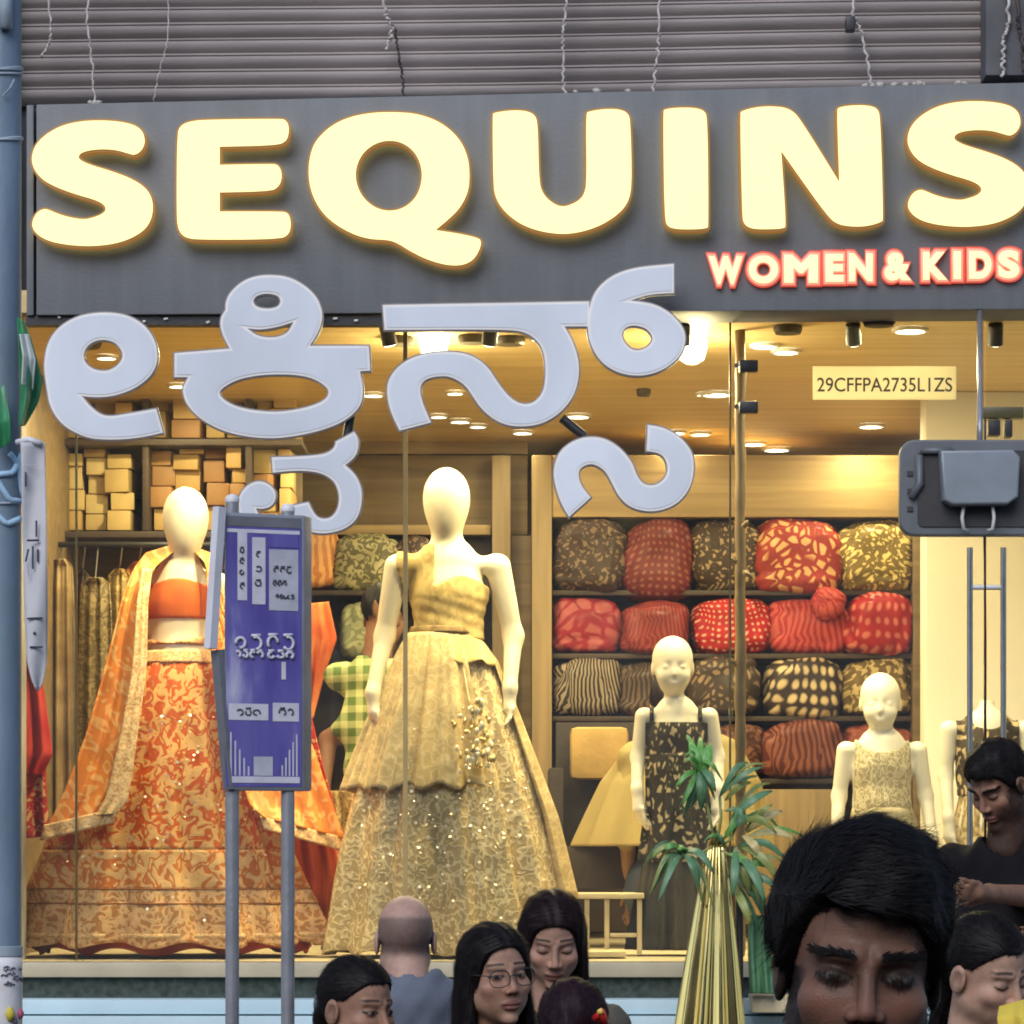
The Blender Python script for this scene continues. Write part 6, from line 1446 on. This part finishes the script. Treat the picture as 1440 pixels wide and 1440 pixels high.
outline_mesh('driver_box', [to_xz([(1322, 641), (1418, 640), (1426, 648), (1424, 700), (1412, 709), (1336, 710), (1326, 704)], fd)], fd - .075, .06, 'flood_box', fl, bevel=.008)
q = MB(); q.tube([P(1292, 640, fd - .02), P(1294, 680, fd - .02), P(1282, 700, fd - .015)], .014, 8); q.build('frame_rib', 'flood_body', fl, smooth=True)
q = MB(); q.tube([P(1296, 634, fd - .02), P(1340, 634, fd - .02)], .012, 8); q.build('frame_rib', 'flood_body', fl, smooth=True)
for yy in (665, 690, 715): q = MB(); q.boxpx(1276, yy - 3, 1284, yy + 4, fd - .012, .01); q.build('slot', 'flood_dark', fl)
for (xa, sx) in ((1356, -1), (1395, 1)): q = MB(); q.tube([P(xa, 706, fd - .04), P(xa + 3 * sx, 728, fd - .05), P(xa + 1 * sx, 744, fd - .045), P(xa - 6 * sx, 746, fd - .03)], .006, 8); q.build('cable', 'cable_grey', fl, smooth=True)
q = MB(); q.tube([P(1378, 622, fd + .02), P(1378, 588, fd + .05), P(1378, 436, SD + .02)], .010, 8); q.build('bracket_arm', 'grey_post', fl, smooth=True)
q = MB(); q.tube([P(1384, 750, fd + .02), P(1385, 800, fd + .1), P(1386, 900, fd + .3), P(1386, 1200, fd + .6)], .004, 6); q.build('cable', 'black_metal', fl, smooth=True)

# ================================================================= NOTICE BOARD ON TWO POSTS
mat('board_frame', (.19, .19, .21), .45, metal=.4, scale=10); mat('board_white', (.62, .62, .66), .5, scale=8, var=.1); 
def faded_print():
    m, t, b_ = base('print_blue'); co = coord(t, 'Object', (9, 9, 2.2)); n = nd(t, 'ShaderNodeTexNoise'); n.inputs['Scale'].default_value = 1.3; n.inputs['Detail'].default_value = 5; t.links.new(co, n.inputs[0])
    r = ramp(t, n.outputs[0], [(.38, (.085, .07, .30)), (.55, (.13, .115, .37)), (.63, (.27, .26, .50)), (.74, (.50, .50, .62))]); t.links.new(r.outputs[0], b_.inputs['Base Color']); b_.inputs['Roughness'].default_value = .4; MATS['print_blue'] = m
faded_print()
mat('print_grey', (.42, .43, .50), .55, scale=20, var=.12); mat('print_pale', (.55, .55, .62), .55, scale=24, var=.1); mat('print_ink', (.05, .05, .08), .6)
nbd = 9.0
nb = thing('notice_board', 'purple and white street notice board on two grey steel posts', 'notice board', Vector((P(362, 0, nbd).x, nbd, .14)))
yawb = R(22); cN = P(368, 0, nbd); cw, sw_ = math.cos(yawb), math.sin(yawb)
def nbp(x, y, off=0.0):
    """point on the turned board face"""
    u_ = M_(x - 368, nbd) / cw; return Vector((cN.x + u_ * cw - off * sw_, nbd + u_ * sw_ - off * cw, P(0, y, nbd).z))
def nbox(x0, y0, x1, y1, off, th, name, m, par=nb, bev=0.0):
    a, b_ = nbp(x0, y0, off), nbp(x1, y0, off); n = Vector((-sw_, -cw, 0)); z0, z1 = P(0, y1, nbd).z, P(0, y0, nbd).z; q = MB()
    f_ = [Vector((a.x, a.y, z0)), Vector((b_.x, b_.y, z0)), Vector((b_.x, b_.y, z1)), Vector((a.x, a.y, z1))]; g_ = [v - n * th for v in f_]
    q.add(f_ + g_, [(0, 1, 2, 3), (7, 6, 5, 4), (0, 4, 5, 1), (1, 5, 6, 2), (2, 6, 7, 3), (3, 7, 4, 0)]); return q.build(name, m, par, bevel=bev)
nbox(317, 722, 426, 1112, 0, .05, 'case', 'grey_post', bev=.006)
nbox(320, 742, 423, 1106, .002, .0018, 'print', 'print_blue')
nbox(319, 727, 423, 741, .003, .002, 'top_strip', 'board_frame')
nbox(340, 745, 356, 1098, .0028, .0005, 'print_streak', 'print_blue')
def prt(x0, y0, x1, y1, m='print_pale', off=.0042): return nbox(x0, y0, x1, y1, off, .0012, 'print_block', m)
prt(322, 745, 421, 750); prt(336, 750, 349, 845); prt(356, 756, 374, 850); prt(379, 772, 419, 858, 'print_grey'); prt(379, 750, 419, 769, 'print_blue', .0046)
prt(324, 990, 378, 1013); prt(384, 988, 420, 1014); prt(326, 1092, 421, 1101)
prt(396, 930, 402, 955); [prt(326 + 6 * j, 1030 + 12 * j, 328 + 6 * j, 1091) for j in range(5)]; [prt(416 - 5 * j, 1032 + 11 * j, 418 - 5 * j, 1091) for j in range(5)]; prt(358, 1064, 384, 1091, 'print_grey')
# illegible script: short strokes
def squig(x, y, w, h, seed, m='print_ink', off=.0058, r=.0022):
    r_ = random.Random(seed); n = max(1, round(w / max(h * .95, 3))); q = MB(); cw_ = w / n
    for i in range(n):
        cx, cy_ = x + cw_ * (i + .5), y + h * .58; a0 = r_.uniform(0, 6.28); ext = r_.uniform(3.4, 5.4); rx, ry = cw_ * r_.uniform(.3, .42), h * r_.uniform(.3, .4)
        q.tube([nbp(cx + rx * math.cos(a0 + ext * j / 9), cy_ + ry * math.sin(a0 + ext * j / 9), off) for j in range(10)], r, 5)
        if r_.random() < .7: q.tube([nbp(cx - cw_ * .3, y + h * .12, off), nbp(cx + cw_ * .3, y + h * .08, off)], r, 5)
    q.build('script_stroke', m, nb, smooth=True)
for i, (x, y, w, h) in enumerate(((339, 770, 7, 9), (339, 785, 7, 9), (338, 800, 8, 10), (339, 820, 8, 9), (361, 775, 8, 9), (360, 795, 10, 9), (359, 815, 11, 10), (385, 795, 26, 10), (384, 815, 20, 8), (388, 835, 26, 6), (334, 995, 34, 12), (392, 994, 22, 12))): squig(x, y, w, h, i)
for i, (x, y, w, h) in enumerate(((330, 892, 42, 22), (374, 890, 42, 24), (332, 914, 40, 12), (376, 914, 38, 12))): squig(x, y, w, h, 40 + i, 'print_pale', .0055, .0048)
# white side rail and posts
a = nbp(316, 718, .02); q = MB(); q.tube([nbp(313, 716, .01), nbp(301, 914, .01)], .018, 4); q.build('side_rail', 'board_white', nb)
q = MB(); q.tube([nbp(305, 915, -.02), nbp(322, 1110, -.02)], .022, 4); q.build('side_rail', 'board_frame', nb)
for x, yt_ in ((320, 704), (396, 714)):
    p_ = nbp(x, yt_, -.035); q = MB(); q.tube([p_, Vector((p_.x, p_.y, .141))], .0185, 14); po = q.build('post', 'grey_post', nb, smooth=True, auto=50)
    q = MB(); q.lathe([(.019, -.005), (.02, .004), (.014, .014), (.0001, .018)], p_, 12); q.build('cap', 'board_white', po, smooth=True)

# ================================================================= BLUE POLE, PENNANT, GREEN RIBBON
mat('pole_blue', (.14, .20, .27), .5, scale=6, var=.3, bump=.2, stretch=(1, 1, .4)); mat('tie', (.30, .36, .42), .6); mat('paint_pale', (.36, .55, .72), .6, scale=10, var=.15); mat('poster', (.62, .62, .64), .7, scale=12, var=.15)
pd = 9.6; pr_ = M_(27, pd); pc = P(3, 0, pd)
bpole = thing('street_pole', 'thick blue painted street pole with wire ties and torn posters', 'pole', (pc.x, pd, .14))
q = MB(); q.tube([(pc.x, pd, z) for z in np.linspace(.141, 5.2, 30)], pr_, 28); q.build('shaft', 'pole_blue', bpole, smooth=True, auto=60)
for (y, n_t) in ((98, 2), (104, 1), (196, 2), (705, 1)):
    for k in range(n_t):
        ring = []
        for j in range(25):
            a = 2 * math.pi * j / 24; zq = P(0, y + 3 * k, pd).z + .012 * math.sin(a + k) ; ring.append((pc.x + (pr_ + .003) * math.cos(a), pd + (pr_ + .003) * math.sin(a), zq))
        q = MB(); q.tube(ring, .004, 6, cap=False); q.build('wire_tie', 'tie', bpole, smooth=True)
q = MB(); q.tube([P(20, 112, pd - pr_), P(14, 124, pd - pr_ - .02), P(4, 135, pd - pr_ - .01)], .003, 6); q.build('wire_end', 'tie', bpole)
q = MB(); q.tube([P(8, -40, pd - pr_ - .01), P(8, 40, pd - pr_ - .012)], .02, 8); q.build('clamp', 'tie', bpole, smooth=True)
def wrap(a0, a1, y0, y1, m, name, th=.003, rr=0.0, wav=0.0):
    G = []; 
    for y in np.linspace(y0, y1, 12): G.append([(pc.x + (pr_ + th + rr) * math.sin(a), pd - (pr_ + th + rr) * math.cos(a), P(0, y, pd).z + wav * math.sin(a * 7)) for a in np.linspace(a0, a1, 14)])
    g_ = MB(); g_.grid(G); return g_.build(name, m, bpole, smooth=True, solid=.002)
wrap(R(-90), R(88), 1345, 1520, 'poster', 'poster'); wrap(R(-95), R(90), 1330, 1345, 'tie', 'poster_edge', .004)
mat('scribble', (.09, .08, .12), .7); mat('scribble_red', (.35, .08, .14), .7); mat('scribble_yel', (.55, .45, .06), .7)
for i in range(14):
    r_ = random.Random(i); a = R(r_.uniform(-5, 70)); y = 1362 + (i % 4) * 7 + r_.uniform(-2, 2)
    pts = [(pc.x + (pr_ + .0065) * math.sin(a + j * .09), pd - (pr_ + .0065) * math.cos(a + j * .09), P(0, y + r_.uniform(-3, 3), pd).z) for j in range(4)]
    q = MB(); q.tube(pts, .0018, 5); q.build('script_stroke', 'scribble', bpole)
for (a, y, m_, rr) in ((30, 1425, 'scribble_yel', .02), (66, 1425, 'scribble_red', .014), (45, 1436, 'scribble', .01)):
    a = R(a); q = MB(); q.tube([(pc.x + (pr_ + .006) * math.sin(a), pd - (pr_ + .006) * math.cos(a), P(0, y, pd).z + z_) for z_ in (-rr, 0, rr)], [.006, rr * .8, .006], 8); q.build('poster_mark', m_, bpole, smooth=True)
# pale painted letters low on the pole
for (ys) in (((-20, 672), (40, 668), (75, 640)), ((-20, 668), (30, 706), (75, 706)), ((-30, 715), (20, 740), (70, 730)), ((30, 640), (60, 655), (85, 700))):
    pts = []
    for k in range(10):
        f_ = k / 9 * (len(ys) - 1); i = min(int(f_), len(ys) - 2); u_ = f_ - i; a = R(ys[i][0] * (1 - u_) + ys[i + 1][0] * u_); y = ys[i][1] * (1 - u_) + ys[i + 1][1] * u_
        pts.append((pc.x + (pr_ + .002) * math.sin(a), pd - (pr_ + .002) * math.cos(a), P(0, y, pd).z))
    q = MB(); q.tube(pts, .009, 7); q.build('painted_stroke', 'paint_pale', bpole, smooth=True)
# white pennant
mat('pennant', (.50, .50, .53), .7, scale=9, var=.08)
pn = thing('pennant_sign', 'narrow white pointed pennant hanging beside the blue pole', 'pennant', P(48, 970, 9.4))
def ywp(y): return np.interp(y, [618, 640, 760, 860, 930, 955, 968, 972], [17, 17, 17, 16, 14, 9, 3, .5])
G = []; UV = []
for y in np.linspace(622, 972, 50):
    cx = np.interp(y, [620, 970], [46, 53]); w = ywp(y); G.append([tuple(P(cx + w * u_, y, 9.4 + .012 * math.sin(u_ * 2 + y * .02))) for u_ in np.linspace(-1, 1, 9)]); UV.append([(u_, y) for u_ in np.linspace(-1, 1, 9)])
q = MB(); q.grid(G, UV); q.build('cloth', 'pennant', pn, smooth=True, solid=.003)
q = MB(); q.tube([P(24, 622, 9.42), P(40, 618, 9.4), P(58, 624, 9.4)], .009, 8); q.build('top_bar', 'board_white', pn, smooth=True)
def pmark(x0, y0, x1, y1, r, m='print_grey'):
    q = MB(); q.tube([P(x0, y0, 9.385), P(x1, y1, 9.385)], r, 5); q.build('script_stroke', m, pn)
for (x0, y0, x1, y1, r) in ((38, 655, 54, 654, .0015), (36, 664, 36, 684, .003), (51, 732, 51, 755, .003), (38, 760, 55, 760, .0035), (40, 772, 36, 790, .003), (46, 768, 46, 800, .003), (53, 772, 53, 790, .003), (38, 792, 40, 812, .002), (38, 870, 60, 869, .003), (47, 890, 50, 891, .004), (42, 910, 60, 910, .003)): pmark(x0, y0, x1, y1, r, 'print_ink' if r > .0028 else 'print_grey')
# green and white plastic ribbons round the pole
mat('ribbon_green', (.03, .22, .09), .4, scale=8, var=.3); mat('ribbon_white', (.55, .6, .56), .5)
gr = thing('ribbon_bunch', 'green and white plastic ribbon tied round the blue pole', 'ribbon', P(30, 640, 9.45))
drape([(24, 446, 34, 452, 9.5, 9.5), (26, 480, 46, 484, 9.45, 9.5), (28, 520, 60, 536, 9.45, 9.5), (28, 560, 54, 566, 9.45, 9.5), (26, 600, 36, 598, 9.45, 9.5)], 'ribbon', 'ribbon_green', gr, folds=1, amp=.02, seed=91, solid=.002)
drape([(27, 470, 40, 470, 9.44, 9.48), (32, 500, 50, 506, 9.42, 9.47), (30, 540, 46, 548, 9.43, 9.47)], 'ribbon', 'ribbon_white', gr, folds=1, amp=.01, seed=92, solid=.002)
drape([(-14, 560, 6, 540, 9.5, 9.48), (-10, 600, 14, 590, 9.48, 9.46), (-6, 636, 16, 620, 9.5, 9.48)], 'ribbon', 'ribbon_green', gr, folds=1, amp=.01, seed=93, solid=.002)
